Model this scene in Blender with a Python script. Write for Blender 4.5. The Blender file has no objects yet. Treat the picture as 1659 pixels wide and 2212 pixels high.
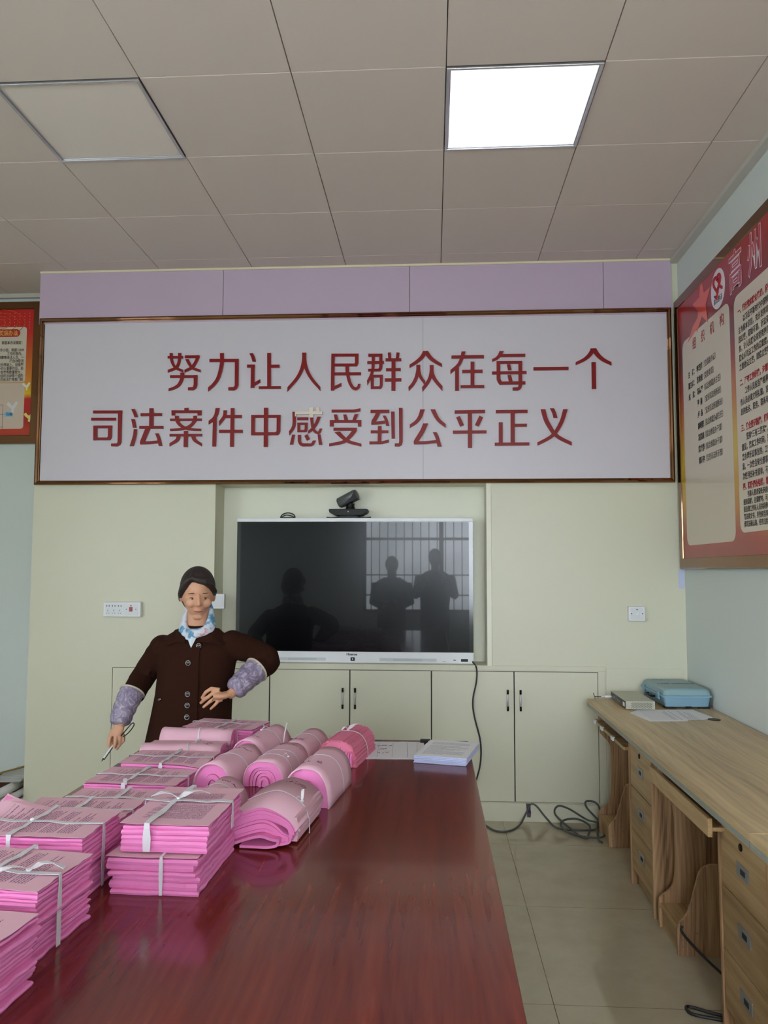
import bpy, bmesh, math, random
from mathutils import Vector, Matrix, noise
R = random.Random(7)
PI = math.pi
sc = bpy.context.scene
COL = sc.collection

# ------------------------------------------------------------------ camera
F_PX = 1708.0
cd = bpy.data.cameras.new('camera'); cam = bpy.data.objects.new('camera', cd); COL.objects.link(cam)
cd.sensor_fit = 'VERTICAL'; cd.sensor_height = 24.0; cd.lens = F_PX / 2212 * 24.0; cd.clip_start = 0.02
yaw, pitch, roll = 0.0614979977, 0.0731664934, 0.0025876579
CAMZ = 1.487
fw = Vector((-math.sin(yaw)*math.cos(pitch), math.cos(yaw)*math.cos(pitch), math.sin(pitch)))
rt = Vector((math.cos(yaw), math.sin(yaw), 0)); up = rt.cross(fw)
r2 = math.cos(roll)*rt + math.sin(roll)*up; u2 = -math.sin(roll)*rt + math.cos(roll)*up
m = Matrix((r2, u2, -fw)).transposed().to_4x4(); m.translation = (0, 0, CAMZ)
cam.matrix_world = m
sc.camera = cam

# ------------------------------------------------------------------ colour management, sky, daylight
sc.view_settings.view_transform = 'Standard'; sc.view_settings.look = 'None'
sc.view_settings.gamma = 1; sc.view_settings.use_curve_mapping = False
sc.view_settings.exposure = 0.20
SKY = 23.0
sc.cycles.max_bounces = 10; sc.cycles.diffuse_bounces = 6; sc.cycles.glossy_bounces = 5
sc.cycles.caustics_reflective = False; sc.cycles.caustics_refractive = False
sc.cycles.sample_clamp_indirect = 6.0
w = bpy.data.worlds.new('sky'); sc.world = w; w.use_nodes = True
nt = w.node_tree; nt.nodes.clear()
def N(nt, t, **k):
    n = nt.nodes.new(t)
    for a, b in k.items(): setattr(n, a, b)
    return n
tc = N(nt, 'ShaderNodeTexCoord'); sep = N(nt, 'ShaderNodeSeparateXYZ'); nt.links.new(tc.outputs['Generated'], sep.inputs[0])
nz = N(nt, 'ShaderNodeTexNoise'); nz.inputs['Scale'].default_value = 7; nz.inputs['Detail'].default_value = 6
nt.links.new(tc.outputs['Generated'], nz.inputs['Vector'])
ad = N(nt, 'ShaderNodeMath', operation='MULTIPLY_ADD'); ad.inputs[1].default_value = -0.7; nt.links.new(nz.outputs['Fac'], ad.inputs[0]); nt.links.new(sep.outputs['Z'], ad.inputs[2])
cr = N(nt, 'ShaderNodeValToRGB'); nt.links.new(ad.outputs[0], cr.inputs[0])
cr.color_ramp.elements[0].position = 0.0; cr.color_ramp.elements[0].color = (.46, .52, .56, 1)
cr.color_ramp.elements[1].position = 0.12; cr.color_ramp.elements[1].color = (.84, .91, 1.0, 1)
sb = N(nt, 'ShaderNodeMath', operation='ADD'); sb.inputs[1].default_value = 0.40; nt.links.new(ad.outputs[0], sb.inputs[0]); nt.links.new(sb.outputs[0], cr.inputs[0])
bg = N(nt, 'ShaderNodeBackground'); bg.inputs[1].default_value = SKY; nt.links.new(cr.outputs[0], bg.inputs[0])
wo = N(nt, 'ShaderNodeOutputWorld'); nt.links.new(bg.outputs[0], wo.inputs[0])
def portal(name, loc, rot, sx, sy):
    l = bpy.data.lights.new(name, 'AREA'); l.shape = 'RECTANGLE'; l.size = sx; l.size_y = sy; l.cycles.is_portal = True
    o = bpy.data.objects.new(name, l); o.location = loc; o.rotation_euler = rot; COL.objects.link(o)
# daylight comes in through the windows of the wall behind the camera and of the left wall
YR = -2.4; XL = -4.4; XR = 1.51; YB = 5.26; YW = 4.86; ZC = 3.407
REAR_WIN = [(-1.08, 1.35)]      # x ranges, sill .85, head 2.75
LEFT_WIN = [(-2.1, 0.1)]            # y ranges
WZ0, WZ1 = 0.83, 2.55
for i, (a, b) in enumerate(REAR_WIN):
    portal('window_daylight', ((a+b)/2, YR-.13, (WZ0+WZ1)/2), (PI/2, 0, PI), b-a, WZ1-WZ0)
for i, (a, b) in enumerate(LEFT_WIN):
    portal('window_daylight', (XL-.13, (a+b)/2, (WZ0+WZ1)/2), (PI/2, 0, PI/2*3), b-a, WZ1-WZ0)

# ------------------------------------------------------------------ helpers
def s2l(c):
    c /= 255.0
    return c/12.92 if c <= .04045 else ((c+.055)/1.055)**2.4
def rgb(r, g, b): return (s2l(r), s2l(g), s2l(b), 1)
MATS = {}
def mat(name, col, rough=.5, metal=0, spec=.5, coat=0, coat_r=.03, var=0, vscale=8, bump=0, bscale=60, sss=0, alpha=1, trans=0, emit=None):
    if name in MATS: return MATS[name]
    m = bpy.data.materials.new(name); m.use_nodes = True; nt = m.node_tree; p = nt.nodes['Principled BSDF']
    p.inputs['Base Color'].default_value = col; p.inputs['Roughness'].default_value = rough; p.inputs['Metallic'].default_value = metal
    p.inputs['Specular IOR Level'].default_value = spec; p.inputs['Coat Weight'].default_value = coat; p.inputs['Coat Roughness'].default_value = coat_r
    p.inputs['Alpha'].default_value = alpha; p.inputs['Transmission Weight'].default_value = trans
    if sss: p.inputs['Subsurface Weight'].default_value = sss; p.inputs['Subsurface Radius'].default_value = (.01, .004, .002)
    if emit: p.inputs['Emission Color'].default_value = emit[0]; p.inputs['Emission Strength'].default_value = emit[1]
    tc = N(nt, 'ShaderNodeTexCoord')
    nz = N(nt, 'ShaderNodeTexNoise'); nz.inputs['Scale'].default_value = vscale; nz.inputs['Detail'].default_value = 4; nt.links.new(tc.outputs['Object'], nz.inputs['Vector'])
    mx = N(nt, 'ShaderNodeMix', data_type='RGBA'); mx.inputs[6].default_value = tuple(c*(1-var) for c in col[:3])+(1,); mx.inputs[7].default_value = tuple(min(1, c*(1+var)) for c in col[:3])+(1,)
    nt.links.new(nz.outputs['Fac'], mx.inputs[0]); nt.links.new(mx.outputs[2], p.inputs['Base Color'])
    if bump:
        n2 = N(nt, 'ShaderNodeTexNoise'); n2.inputs['Scale'].default_value = bscale; n2.inputs['Detail'].default_value = 3; nt.links.new(tc.outputs['Object'], n2.inputs['Vector'])
        b = N(nt, 'ShaderNodeBump'); b.inputs['Strength'].default_value = bump; b.inputs['Distance'].default_value = .01; nt.links.new(n2.outputs['Fac'], b.inputs['Height']); nt.links.new(b.outputs[0], p.inputs['Normal'])
    MATS[name] = m; return m
def wood(name, cols, axis='Y', rough=.4, coat=0, fine=1.0, spec=.5, ring=3.0, ramp=.10, band=.9, pore=.5):
    """wood grain running along `axis` (object coordinates)"""
    m = bpy.data.materials.new(name); m.use_nodes = True; nt = m.node_tree; p = nt.nodes['Principled BSDF']
    p.inputs['Roughness'].default_value = rough; p.inputs['Coat Weight'].default_value = coat; p.inputs['Coat Roughness'].default_value = .06; p.inputs['Specular IOR Level'].default_value = spec
    tc = N(nt, 'ShaderNodeTexCoord')
    def noise_(across, along, det=2):
        mp = N(nt, 'ShaderNodeMapping'); nt.links.new(tc.outputs['Object'], mp.inputs[0])
        a, l = across, along; mp.inputs['Scale'].default_value = {'X': (l, a, a), 'Y': (a, l, a), 'Z': (a, a, l)}[axis]
        n = N(nt, 'ShaderNodeTexNoise'); n.inputs['Scale'].default_value = 1; n.inputs['Detail'].default_value = det
        nt.links.new(mp.outputs[0], n.inputs['Vector']); return n.outputs['Fac']
    def M(op, a, b=None, c=None):
        n = N(nt, 'ShaderNodeMath', operation=op)
        for i, q in enumerate((a, b, c)):
            if q is None: continue
            if isinstance(q, (int, float)): n.inputs[i].default_value = q
            else: nt.links.new(q, n.inputs[i])
        return n.outputs[0]
    sx = N(nt, 'ShaderNodeSeparateXYZ'); nt.links.new(tc.outputs['Object'], sx.inputs[0])
    cross = M('ADD', sx.outputs['Y' if axis == 'X' else 'X'], sx.outputs['Y']) if axis == 'Z' else sx.outputs['Y' if axis == 'X' else 'X']
    wob = noise_(2.6*ring, 1.1, 1)
    arc = M('SINE', M('MULTIPLY', M('MULTIPLY_ADD', wob, .30/ring, cross), 190*ring))
    v = M('MULTIPLY_ADD', M('SUBTRACT', noise_(17*ring, .8, 3), .5), band, .5)
    v = M('MULTIPLY_ADD', arc, ramp, v)
    v = M('MULTIPLY_ADD', M('SUBTRACT', noise_(260*fine, 7, 2), .5), pore, v)
    cr = N(nt, 'ShaderNodeValToRGB'); nt.links.new(v, cr.inputs[0]); el = cr.color_ramp.elements
    el[0].position = .2; el[0].color = cols[0]; el[1].position = .85; el[1].color = cols[-1]
    for i, c in enumerate(cols[1:-1]):
        e = el.new(.2+.65*(i+1)/(len(cols)-1)); e.color = c
    nt.links.new(cr.outputs[0], p.inputs['Base Color'])
    return m

class MB:
    """collects polygons; build() links them as ONE mesh object"""
    def __init__(s): s.v = []; s.f = []; s.mi = []; s.cur = 0
    def add(s, vs, fs):
        o = len(s.v); s.v += [Vector(v) for v in vs]; s.f += [tuple(i+o for i in f) for f in fs]; s.mi += [s.cur]*len(fs)
        return s
    def box(s, x0, x1, y0, y1, z0, z1):
        return s.add([(x0,y0,z0),(x1,y0,z0),(x1,y1,z0),(x0,y1,z0),(x0,y0,z1),(x1,y0,z1),(x1,y1,z1),(x0,y1,z1)],
            [(0,3,2,1),(4,5,6,7),(0,1,5,4),(1,2,6,5),(2,3,7,6),(3,0,4,7)])
    def prism(s, poly, a0, a1, axis='x'):
        """polygon given in the two other axes, extruded from a0 to a1 along axis"""
        def P(p, a):
            return (a,p[0],p[1]) if axis == 'x' else ((p[0],a,p[1]) if axis == 'y' else (p[0],p[1],a))
        n = len(poly); vs = [P(p,a0) for p in poly]+[P(p,a1) for p in poly]
        return s.add(vs, [tuple(range(n))[::-1], tuple(range(n,2*n))]+[(i,(i+1)%n,n+(i+1)%n,n+i) for i in range(n)])
    def tube(s, pts, r, seg=8, closed=False, flat=1.0):
        pts = [Vector(p) for p in pts]; n = len(pts); rr = r if isinstance(r, (list, tuple)) else [r]*n
        vs = []; up0 = None
        for i, p in enumerate(pts):
            a = pts[(i-1)%n] if (closed or i > 0) else p; b = pts[(i+1)%n] if (closed or i < n-1) else p
            t = (b-a).normalized() if (b-a).length > 1e-9 else Vector((0,0,1))
            if up0 is None:
                up0 = Vector((0,0,1)) if abs(t.z) < .9 else Vector((0,1,0))
            x = t.cross(up0)
            if x.length < 1e-6: x = t.orthogonal()
            x.normalize(); y = x.cross(t).normalized(); up0 = y
            for k in range(seg):
                an = 2*PI*k/seg; vs.append(p+rr[i]*(math.cos(an)*x+flat*math.sin(an)*y))
        fs = []
        for i in range(n if closed else n-1):
            j = (i+1)%n
            for k in range(seg):
                l = (k+1)%seg; fs.append((i*seg+k, i*seg+l, j*seg+l, j*seg+k))
        if not closed: fs += [tuple(range(seg))[::-1], tuple((n-1)*seg+k for k in range(seg))]
        return s.add(vs, fs)
    def lathe(s, prof, c=(0,0,0), seg=24, M=None):
        vs = []; n = len(prof); c = Vector(c)
        for r, z in prof:
            for k in range(seg):
                a = 2*PI*k/seg; v = Vector((r*math.cos(a), r*math.sin(a), z))
                if M: v = M @ v
                vs.append(c+v)
        fs = [(i*seg+k, i*seg+(k+1)%seg, (i+1)*seg+(k+1)%seg, (i+1)*seg+k) for i in range(n-1) for k in range(seg)]
        fs += [tuple(range(seg))[::-1], tuple((n-1)*seg+k for k in range(seg))]
        return s.add(vs, fs)
    def ell(s, c, r, M=None, seg=20, rings=12):
        vs = []; c = Vector(c)
        for i in range(rings+1):
            th = PI*i/rings
            for k in range(seg):
                a = 2*PI*k/seg; v = Vector((r[0]*math.sin(th)*math.cos(a), r[1]*math.sin(th)*math.sin(a), r[2]*math.cos(th)))
                if M: v = M @ v
                vs.append(c+v)
        fs = [(i*seg+k, (i+1)*seg+k, (i+1)*seg+(k+1)%seg, i*seg+(k+1)%seg) for i in range(rings) for k in range(seg)]
        return s.add(vs, fs)
    def loft(s, rings, seg=28):
        """rings: (cx, cy, cz, rx, ry[, tiltx, tilty]); closed with caps"""
        vs = []
        for r in rings:
            cx, cy, cz, rx, ry = r[:5]; tx, ty = (r[5], r[6]) if len(r) > 5 else (0, 0)
            for k in range(seg):
                a = 2*PI*k/seg; x = rx*math.cos(a); y = ry*math.sin(a)
                vs.append((cx+x, cy+y, cz+tx*x+ty*y))
        n = len(rings)
        fs = [(i*seg+k, i*seg+(k+1)%seg, (i+1)*seg+(k+1)%seg, (i+1)*seg+k) for i in range(n-1) for k in range(seg)]
        fs += [tuple(range(seg))[::-1], tuple((n-1)*seg+k for k in range(seg))]
        return s.add(vs, fs)
    def band(s, path, width, wdir, t=.0008):
        """flat ribbon along path; wdir = direction of its width (vector or list)"""
        path = [Vector(p) for p in path]; n = len(path); vs = []
        for i, p in enumerate(path):
            wd = Vector(wdir[i] if isinstance(wdir, list) else wdir).normalized()
            wi = width[i] if isinstance(width, (list, tuple)) else width
            tg = (path[min(i+1,n-1)]-path[max(i-1,0)]).normalized(); nn = tg.cross(wd).normalized()*t/2
            vs += [p-wd*wi/2-nn, p+wd*wi/2-nn, p+wd*wi/2+nn, p-wd*wi/2+nn]
        fs = [(4*i+k, 4*i+(k+1)%4, 4*i+4+(k+1)%4, 4*i+4+k) for i in range(n-1) for k in range(4)]
        fs += [(3,2,1,0), (4*n-4,4*n-3,4*n-2,4*n-1)]
        return s.add(vs, fs)
    def build(s, name, mat, parent=None, world=False, smooth=False, bevel=0, seg=2, remesh=0, smooth_it=0, sub=0, solid=0, weld=True):
        me = bpy.data.meshes.new(name); off = Vector(parent.location) if (world and parent) else Vector((0,0,0))
        q = parent
        me.from_pydata([v-off for v in s.v], [], s.f)
        ms = mat if isinstance(mat, (list, tuple)) else [mat]
        for x in ms: me.materials.append(x)
        for p, i in zip(me.polygons, s.mi): p.material_index = i
        bm = bmesh.new(); bm.from_mesh(me)
        bmesh.ops.recalc_face_normals(bm, faces=bm.faces); bm.to_mesh(me); bm.free()
        if smooth:
            for p in me.polygons: p.use_smooth = True
        me.update()
        o = bpy.data.objects.new(name, me); COL.objects.link(o)
        if parent: o.parent = parent
        if remesh:
            md = o.modifiers.new('remesh', 'REMESH'); md.mode = 'VOXEL'; md.voxel_size = remesh; md.use_smooth_shade = True
        if smooth_it:
            md = o.modifiers.new('smooth', 'SMOOTH'); md.iterations = smooth_it; md.factor = .5
        if bevel:
            md = o.modifiers.new('bevel', 'BEVEL'); md.width = bevel; md.segments = seg; md.limit_method = 'ANGLE'; md.angle_limit = .6; md.harden_normals = False
        if sub:
            md = o.modifiers.new('sub', 'SUBSURF'); md.levels = sub; md.render_levels = sub
        return o
def thing(name, label, cat, loc=(0,0,0), rz=0, group=None):
    o = bpy.data.objects.new(name, None); COL.objects.link(o); o.empty_display_size = .05
    o.location = loc; o.rotation_euler = (0,0,rz); o['label'] = label; o['category'] = cat
    if group: o['group'] = group
    return o
def tag(o, label, cat, group=None):
    o['label'] = label; o['category'] = cat
    if group: o['group'] = group
    return o
def struct(o): o['kind'] = 'structure'; return o
def lab(o, l): o['label'] = l; return o
def cr_spline(P, sub=6):
    P = [Vector(p) for p in P]; out = []
    for i in range(len(P)-1):
        p0 = P[i-1] if i > 0 else 2*P[0]-P[1]; p1, p2 = P[i], P[i+1]; p3 = P[i+2] if i+2 < len(P) else 2*P[-1]-P[-2]
        for k in range(sub):
            t = k/sub; out.append(.5*((2*p1)+(-p0+p2)*t+(2*p0-5*p1+4*p2-p3)*t*t+(-p0+3*p1-3*p2+p3)*t**3))
    out.append(P[-1]); return out

_txt = {}
def text_mesh(body, size, offset=0.0, extrude=0.0, align='LEFT', space=1.0, line=1.0):
    c = bpy.data.curves.new('writing', 'FONT'); c.body = body; c.size = size; c.offset = offset; c.extrude = extrude; c.align_x = align; c.space_character = space; c.space_line = line
    c.resolution_u = 3
    o = bpy.data.objects.new('writing', c); COL.objects.link(o)
    dg = bpy.context.evaluated_depsgraph_get(); me = bpy.data.meshes.new_from_object(o.evaluated_get(dg))
    COL.objects.unlink(o); bpy.data.objects.remove(o)
    return me
def put_text(name, body, size, m, parent, M, offset=0.0, extrude=0.0002, align='LEFT', sx=1.0, space=1.0):
    """M maps text plane (x right, y up, z towards viewer) to parent's space"""
    me = text_mesh(body, size, offset, extrude, align, space)
    me.transform(M @ Matrix.Diagonal((sx,1,1,1))); me.materials.clear(); me.materials.append(m)
    o = bpy.data.objects.new(name, me); COL.objects.link(o); o.parent = parent
    return o
def M_front(x, y, z):   # writing that faces the camera (-Y)
    return Matrix(((1,0,0,x),(0,0,-1,y),(0,1,0,z),(0,0,0,1)))
def M_right(x, y, z):   # writing on the right wall, facing -X; reads from far to near
    return Matrix(((0,0,-1,x),(-1,0,0,y),(0,1,0,z),(0,0,0,1)))
def M_top(x, y, z, a=0): # lying flat
    return Matrix.Translation((x,y,z)) @ Matrix.Rotation(a, 4, 'Z')

# ------------------------------------------------------------------ materials
m_cream = mat('cream_laminate', rgb(207,206,184), .42, var=.02, vscale=1.5)
m_cream2 = mat('cream_back', rgb(226,226,208), .5, var=.03, vscale=2)
m_wallpaint = mat('wall_paint', rgb(206,214,210), .75, var=.02, vscale=1.2)
m_lav = mat('lavender_board', rgb(188,168,188), .55, var=.02, vscale=1.5)
m_signw = mat('sign_board', rgb(202,197,205), .4, var=.015, vscale=1.0)
m_red = mat('red_acrylic', rgb(128,6,12), .3, spec=.3, coat=.12, coat_r=.05)
m_red_side = m_red
m_bronze = mat('rose_gold_mirror', rgb(138,100,72), .05, metal=1)
m_silver = mat('silver_backing', rgb(205,192,176), .4, metal=.5)
m_black = mat('black_gap', rgb(22,22,22), .6)
m_steel = mat('brushed_steel', rgb(205,205,210), .42, metal=.75)
m_blackpl = mat('black_plastic', rgb(13,13,14), .45, spec=.3)
m_whitepl = mat('white_plastic', rgb(225,228,232), .35)
m_ceil = mat('ceiling_tile', rgb(208,196,188), .6, var=.01)
m_alu = mat('aluminium_trim', rgb(200,200,205), .25, metal=.9)
m_grey = mat('grey_plastic', rgb(120,122,126), .5)
m_pink = mat('pink_paper', rgb(220,174,190), .85, var=.03, vscale=6)
m_pinkedge_bounce = mat('pink_edges_bounce_tint', rgb(232,132,192), .85, var=.07, vscale=25)  # deeper copy of the pink; light bouncing between sheets put into the colour
m_pinkdeep = mat('deep_pink_paper', rgb(216,118,148), .85, var=.08, vscale=30)
m_ribbon = mat('white_plastic_ribbon', rgb(225,222,228), .3, spec=.8, var=.06, vscale=40, trans=.1)
m_ink = mat('ink', rgb(105,70,95), .7)
m_paper = mat('white_paper', rgb(226,228,232), .8)
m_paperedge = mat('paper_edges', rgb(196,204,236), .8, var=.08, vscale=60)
m_text = mat('black_print', rgb(30,28,30), .6)
m_redtext = mat('red_print', rgb(165,32,48), .6)
m_table = wood('mahogany', [rgb(70,22,13), rgb(104,35,22), rgb(122,45,28), rgb(144,62,40)], 'Y', .2, coat=.2, fine=.55, ring=1.3, ramp=.03, band=.75, pore=.25, spec=.4)
m_tabledge = wood('mahogany_edge', [rgb(60,18,14), rgb(110,40,30)], 'Y', .3)
m_oak = wood('oak_desk_top', [rgb(154,128,90), rgb(178,152,112), rgb(194,168,124), rgb(208,184,138)], 'Y', .38, coat=.08, fine=.8, ring=1.3, ramp=.06, band=1.2)
m_oakz = wood('oak_upright', [rgb(114,84,56), rgb(162,126,90), rgb(184,148,108), rgb(200,168,128)], 'Z', .45, fine=.8, ring=1.6, ramp=.08, band=1.4, pore=.6)
m_oakh = wood('oak_drawer', [rgb(152,122,80), rgb(178,148,104), rgb(198,168,122)], 'Y', .42, fine=.8, ring=1.6, ramp=.06, band=1.2)
m_edge = mat('grey_edge_strip', rgb(150,152,140), .4)
m_skin = mat('skin', rgb(196,148,118), .55, sss=.12, var=.05, vscale=30)
m_coat = mat('brown_wool', rgb(46,24,16), .95, spec=.1, var=.12, vscale=90, bump=.25, bscale=500)
m_hair = mat('dark_hair', rgb(38,28,24), .5, var=.3, vscale=60, bump=.4, bscale=220)
m_blue = mat('blue_case', rgb(126,164,184), .38, bump=.05, bscale=300)
m_bluetop = mat('blue_case_lid', rgb(132,162,168), .42, bump=.08, bscale=400)
m_router = mat('beige_metal', rgb(176,176,160), .4, metal=.2)
m_brownbase = mat('brown_marble', rgb(70,32,22), .2, var=.4, vscale=12)
m_cable = mat('black_cable', rgb(30,32,32), .5)
m_cableg = mat('grey_cable', rgb(74,80,78), .5)
m_gold = mat('gold', rgb(220,170,70), .2, metal=1)

def floor_mat():
    m = bpy.data.materials.new('polished_tile'); m.use_nodes = True; nt = m.node_tree; p = nt.nodes['Principled BSDF']
    p.inputs['Roughness'].default_value = .07; p.inputs['Specular IOR Level'].default_value = .6
    tc = N(nt, 'ShaderNodeTexCoord'); sp = N(nt, 'ShaderNodeSeparateXYZ'); nt.links.new(tc.outputs['Object'], sp.inputs[0])
    def line(out, off, size, wd):
        a = N(nt, 'ShaderNodeMath', operation='ADD'); a.inputs[1].default_value = -off+80*size; nt.links.new(out, a.inputs[0])
        b = N(nt, 'ShaderNodeMath', operation='MODULO'); b.inputs[1].default_value = size; nt.links.new(a.outputs[0], b.inputs[0])
        c = N(nt, 'ShaderNodeMath', operation='LESS_THAN'); c.inputs[1].default_value = wd; nt.links.new(b.outputs[0], c.inputs[0]); return c.outputs[0]
    lx = line(sp.outputs['X'], .411, .8, .0028); ly = line(sp.outputs['Y'], 2.86, .8, .0018)
    mx = N(nt, 'ShaderNodeMath', operation='MAXIMUM'); nt.links.new(lx, mx.inputs[0]); nt.links.new(ly, mx.inputs[1])
    nz = N(nt, 'ShaderNodeTexNoise'); nz.inputs['Scale'].default_value = 5; nz.inputs['Detail'].default_value = 8; nz.inputs['Roughness'].default_value = .65; nt.links.new(tc.outputs['Object'], nz.inputs['Vector'])
    cr = N(nt, 'ShaderNodeValToRGB'); nt.links.new(nz.outputs['Fac'], cr.inputs[0]); cr.color_ramp.elements[0].position = .3; cr.color_ramp.elements[1].position = .75
    cr.color_ramp.elements[0].color = rgb(176,166,142); cr.color_ramp.elements[1].color = rgb(192,182,158)
    mc = N(nt, 'ShaderNodeMix', data_type='RGBA'); nt.links.new(mx.outputs[0], mc.inputs[0]); nt.links.new(cr.outputs[0], mc.inputs[6]); mc.inputs[7].default_value = rgb(70,62,48)
    nt.links.new(mc.outputs[2], p.inputs['Base Color']); return m
m_floor = floor_mat()

def print_mat(name, base, ink, rowax='X', pitch=.0062, ext=(.115,.08), paras=True, rough=.85, dens=.47, title=None):
    """paper with small printed rows (too small to read in the photo); rows run across `rowax`"""
    m = bpy.data.materials.new(name); m.use_nodes = True; nt = m.node_tree; p = nt.nodes['Principled BSDF']; p.inputs['Roughness'].default_value = rough
    tc = N(nt, 'ShaderNodeTexCoord'); sp = N(nt, 'ShaderNodeSeparateXYZ'); nt.links.new(tc.outputs['Object'], sp.inputs[0])
    a, b = ('X','Y') if rowax == 'X' else ('Y','X')
    def M(op, x, y=None, z=None):
        n = N(nt, 'ShaderNodeMath', operation=op)
        for i, q in enumerate((x, y, z)):
            if q is None: continue
            if isinstance(q, (int, float)): n.inputs[i].default_value = q
            else: nt.links.new(q, n.inputs[i])
        return n.outputs[0]
    A, Bc = sp.outputs[a], sp.outputs[b]
    fr = M('FRACT', M('MULTIPLY', M('ADD', A, 10), 1/pitch)); row = M('LESS_THAN', fr, .58)
    rid = M('FLOOR', M('MULTIPLY', M('ADD', A, 10), 1/pitch))
    cx = N(nt, 'ShaderNodeCombineXYZ'); nt.links.new(M('MULTIPLY', Bc, 380), cx.inputs[0]); nt.links.new(rid, cx.inputs[1]); nt.links.new(M('MULTIPLY', A, 420), cx.inputs[2])
    nz = N(nt, 'ShaderNodeTexNoise'); nz.inputs['Scale'].default_value = 1.0; nz.inputs['Detail'].default_value = 2; nt.links.new(cx.outputs[0], nz.inputs['Vector'])
    gl = M('GREATER_THAN', nz.outputs['Fac'], dens)
    wn = N(nt, 'ShaderNodeTexWhiteNoise', noise_dimensions='1D'); nt.links.new(rid, wn.inputs['W'])
    endx = M('MULTIPLY', M('SUBTRACT', 1.0, M('MULTIPLY', M('POWER', wn.outputs['Value'], 3), .9)), ext[1]*2)   # row lengths vary
    inrow = M('LESS_THAN', M('ADD', Bc, ext[1]), endx)
    blk = M('MULTIPLY', M('LESS_THAN', M('ABSOLUTE', A), ext[0]), M('GREATER_THAN', Bc, -ext[1]))
    skip = M('LESS_THAN', wn.outputs['Value'], .9)
    msk = M('MULTIPLY', M('MULTIPLY', row, gl), M('MULTIPLY', M('MULTIPLY', inrow, blk), skip))
    mc = N(nt, 'ShaderNodeMix', data_type='RGBA'); nt.links.new(msk, mc.inputs[0]); mc.inputs[6].default_value = base; mc.inputs[7].default_value = ink
    nt.links.new(mc.outputs[2], p.inputs['Base Color']); return m
m_printX = print_mat('pink_printed_sheet', rgb(220,174,190), rgb(120,76,112), 'X')
m_printY = print_mat('pink_printed_sheet_portrait', rgb(220,174,190), rgb(120,76,112), 'X', pitch=.0068, ext=(.105,.072))
m_printW = print_mat('white_printed_sheet', rgb(226,228,232), rgb(140,140,150), 'Y', pitch=.011, ext=(.11,.08), dens=.5)

# ================================================================== the room
fl = MB().box(XL-.2, XR+.2, YR-.2, YB+.2, -.1, 0).build('floor', m_floor); struct(fl)
# ceiling: square tiles with narrow grooves
cb = MB(); gx, gy, T = -1.7445, 2.2998, .6
nx0, nx1 = math.floor((XL-gx)/T), math.ceil((XR-gx)/T); ny0, ny1 = math.floor((YR-gy)/T), math.ceil((YB-gy)/T)
LIGHT_CELLS = {(3,1): 'lit', (0,1): 'off', (3,-3): 'off2', (0,-3): 'off2'}
for i in range(nx0, nx1):
    for j in range(ny0, ny1):
        if (i,j) in ((3,1),(0,1)): continue
        x0 = max(XL, gx+i*T)+.0016; x1 = min(XR-.012, gx+(i+1)*T)-.0016; y0 = max(YR, gy+j*T)+.0006; y1 = min(YB, gy+(j+1)*T)-.0006
        if x1-x0 < .01 or y1-y0 < .01: continue
        b = .003; z = ZC
        cb.add([(x0,y0,z+b),(x1,y0,z+b),(x1,y1,z+b),(x0,y1,z+b),(x0+.001,y0+b,z),(x1-.001,y0+b,z),(x1-.001,y1-b,z),(x0+.001,y1-b,z)], [(4,5,6,7),(0,1,5,4),(1,2,6,5),(2,3,7,6),(3,0,4,7)])
        cb.add([(x0,y0,z+b),(x1,y0,z+b),(x1,y1,z+b),(x0,y1,z+b),(x0,y0,z+.02),(x1,y0,z+.02),(x1,y1,z+.02),(x0,y1,z+.02)], [(0,1,5,4),(1,2,6,5),(2,3,7,6),(3,0,4,7)])
cb.cur = 1; cb.box(XL-.2, XR+.2, YR-.2, YB+.2, ZC+.06, ZC+.12)
struct(cb.build('ceiling', [m_ceil, m_black]))
struct(MB().box(XR-.045, XR, YR, YW+.2, ZC-.028, ZC-.0005).build('trim_1', mat('cornice_white', rgb(190,186,178), .5)))
struct(MB().box(XL, -2.53, YB-.03, YB, ZC-.03, ZC-.0005).build('trim_2', MATS['cornice_white']))
struct(MB().box(XR, XR+.2, YR-.2, YB+.2, 0, ZC+.06).build('wall_right', m_wallpaint))
struct(MB().box(XL-.2, XR, YB, YB+.2, 0, ZC+.06).build('wall_far', m_wallpaint))
def wall_with_windows(name, along, lo, hi, wins, a0, a1):
    b = MB()
    def bx(p0, p1, z0, z1):
        if along == 'x': b.box(p0, p1, a0, a1, z0, z1)
        else: b.box(a0, a1, p0, p1, z0, z1)
    bx(lo, hi, 0, WZ0); bx(lo, hi, WZ1, ZC+.06); p = lo
    for (s, e) in wins: bx(p, s, WZ0, WZ1); p = e
    bx(p, hi, WZ0, WZ1)
    return struct(b.build(name, m_wallpaint))
wall_with_windows('wall_rear', 'x', XL-.2, XR, REAR_WIN, YR-.12, YR)
wall_with_windows('wall_left', 'y', YR-.12, YB, LEFT_WIN, XL-.12, XL)
m_frame = mat('window_aluminium', rgb(150,140,125), .4); m_bar = mat('window_bars', rgb(150,120,90), .5)
k = 0
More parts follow.
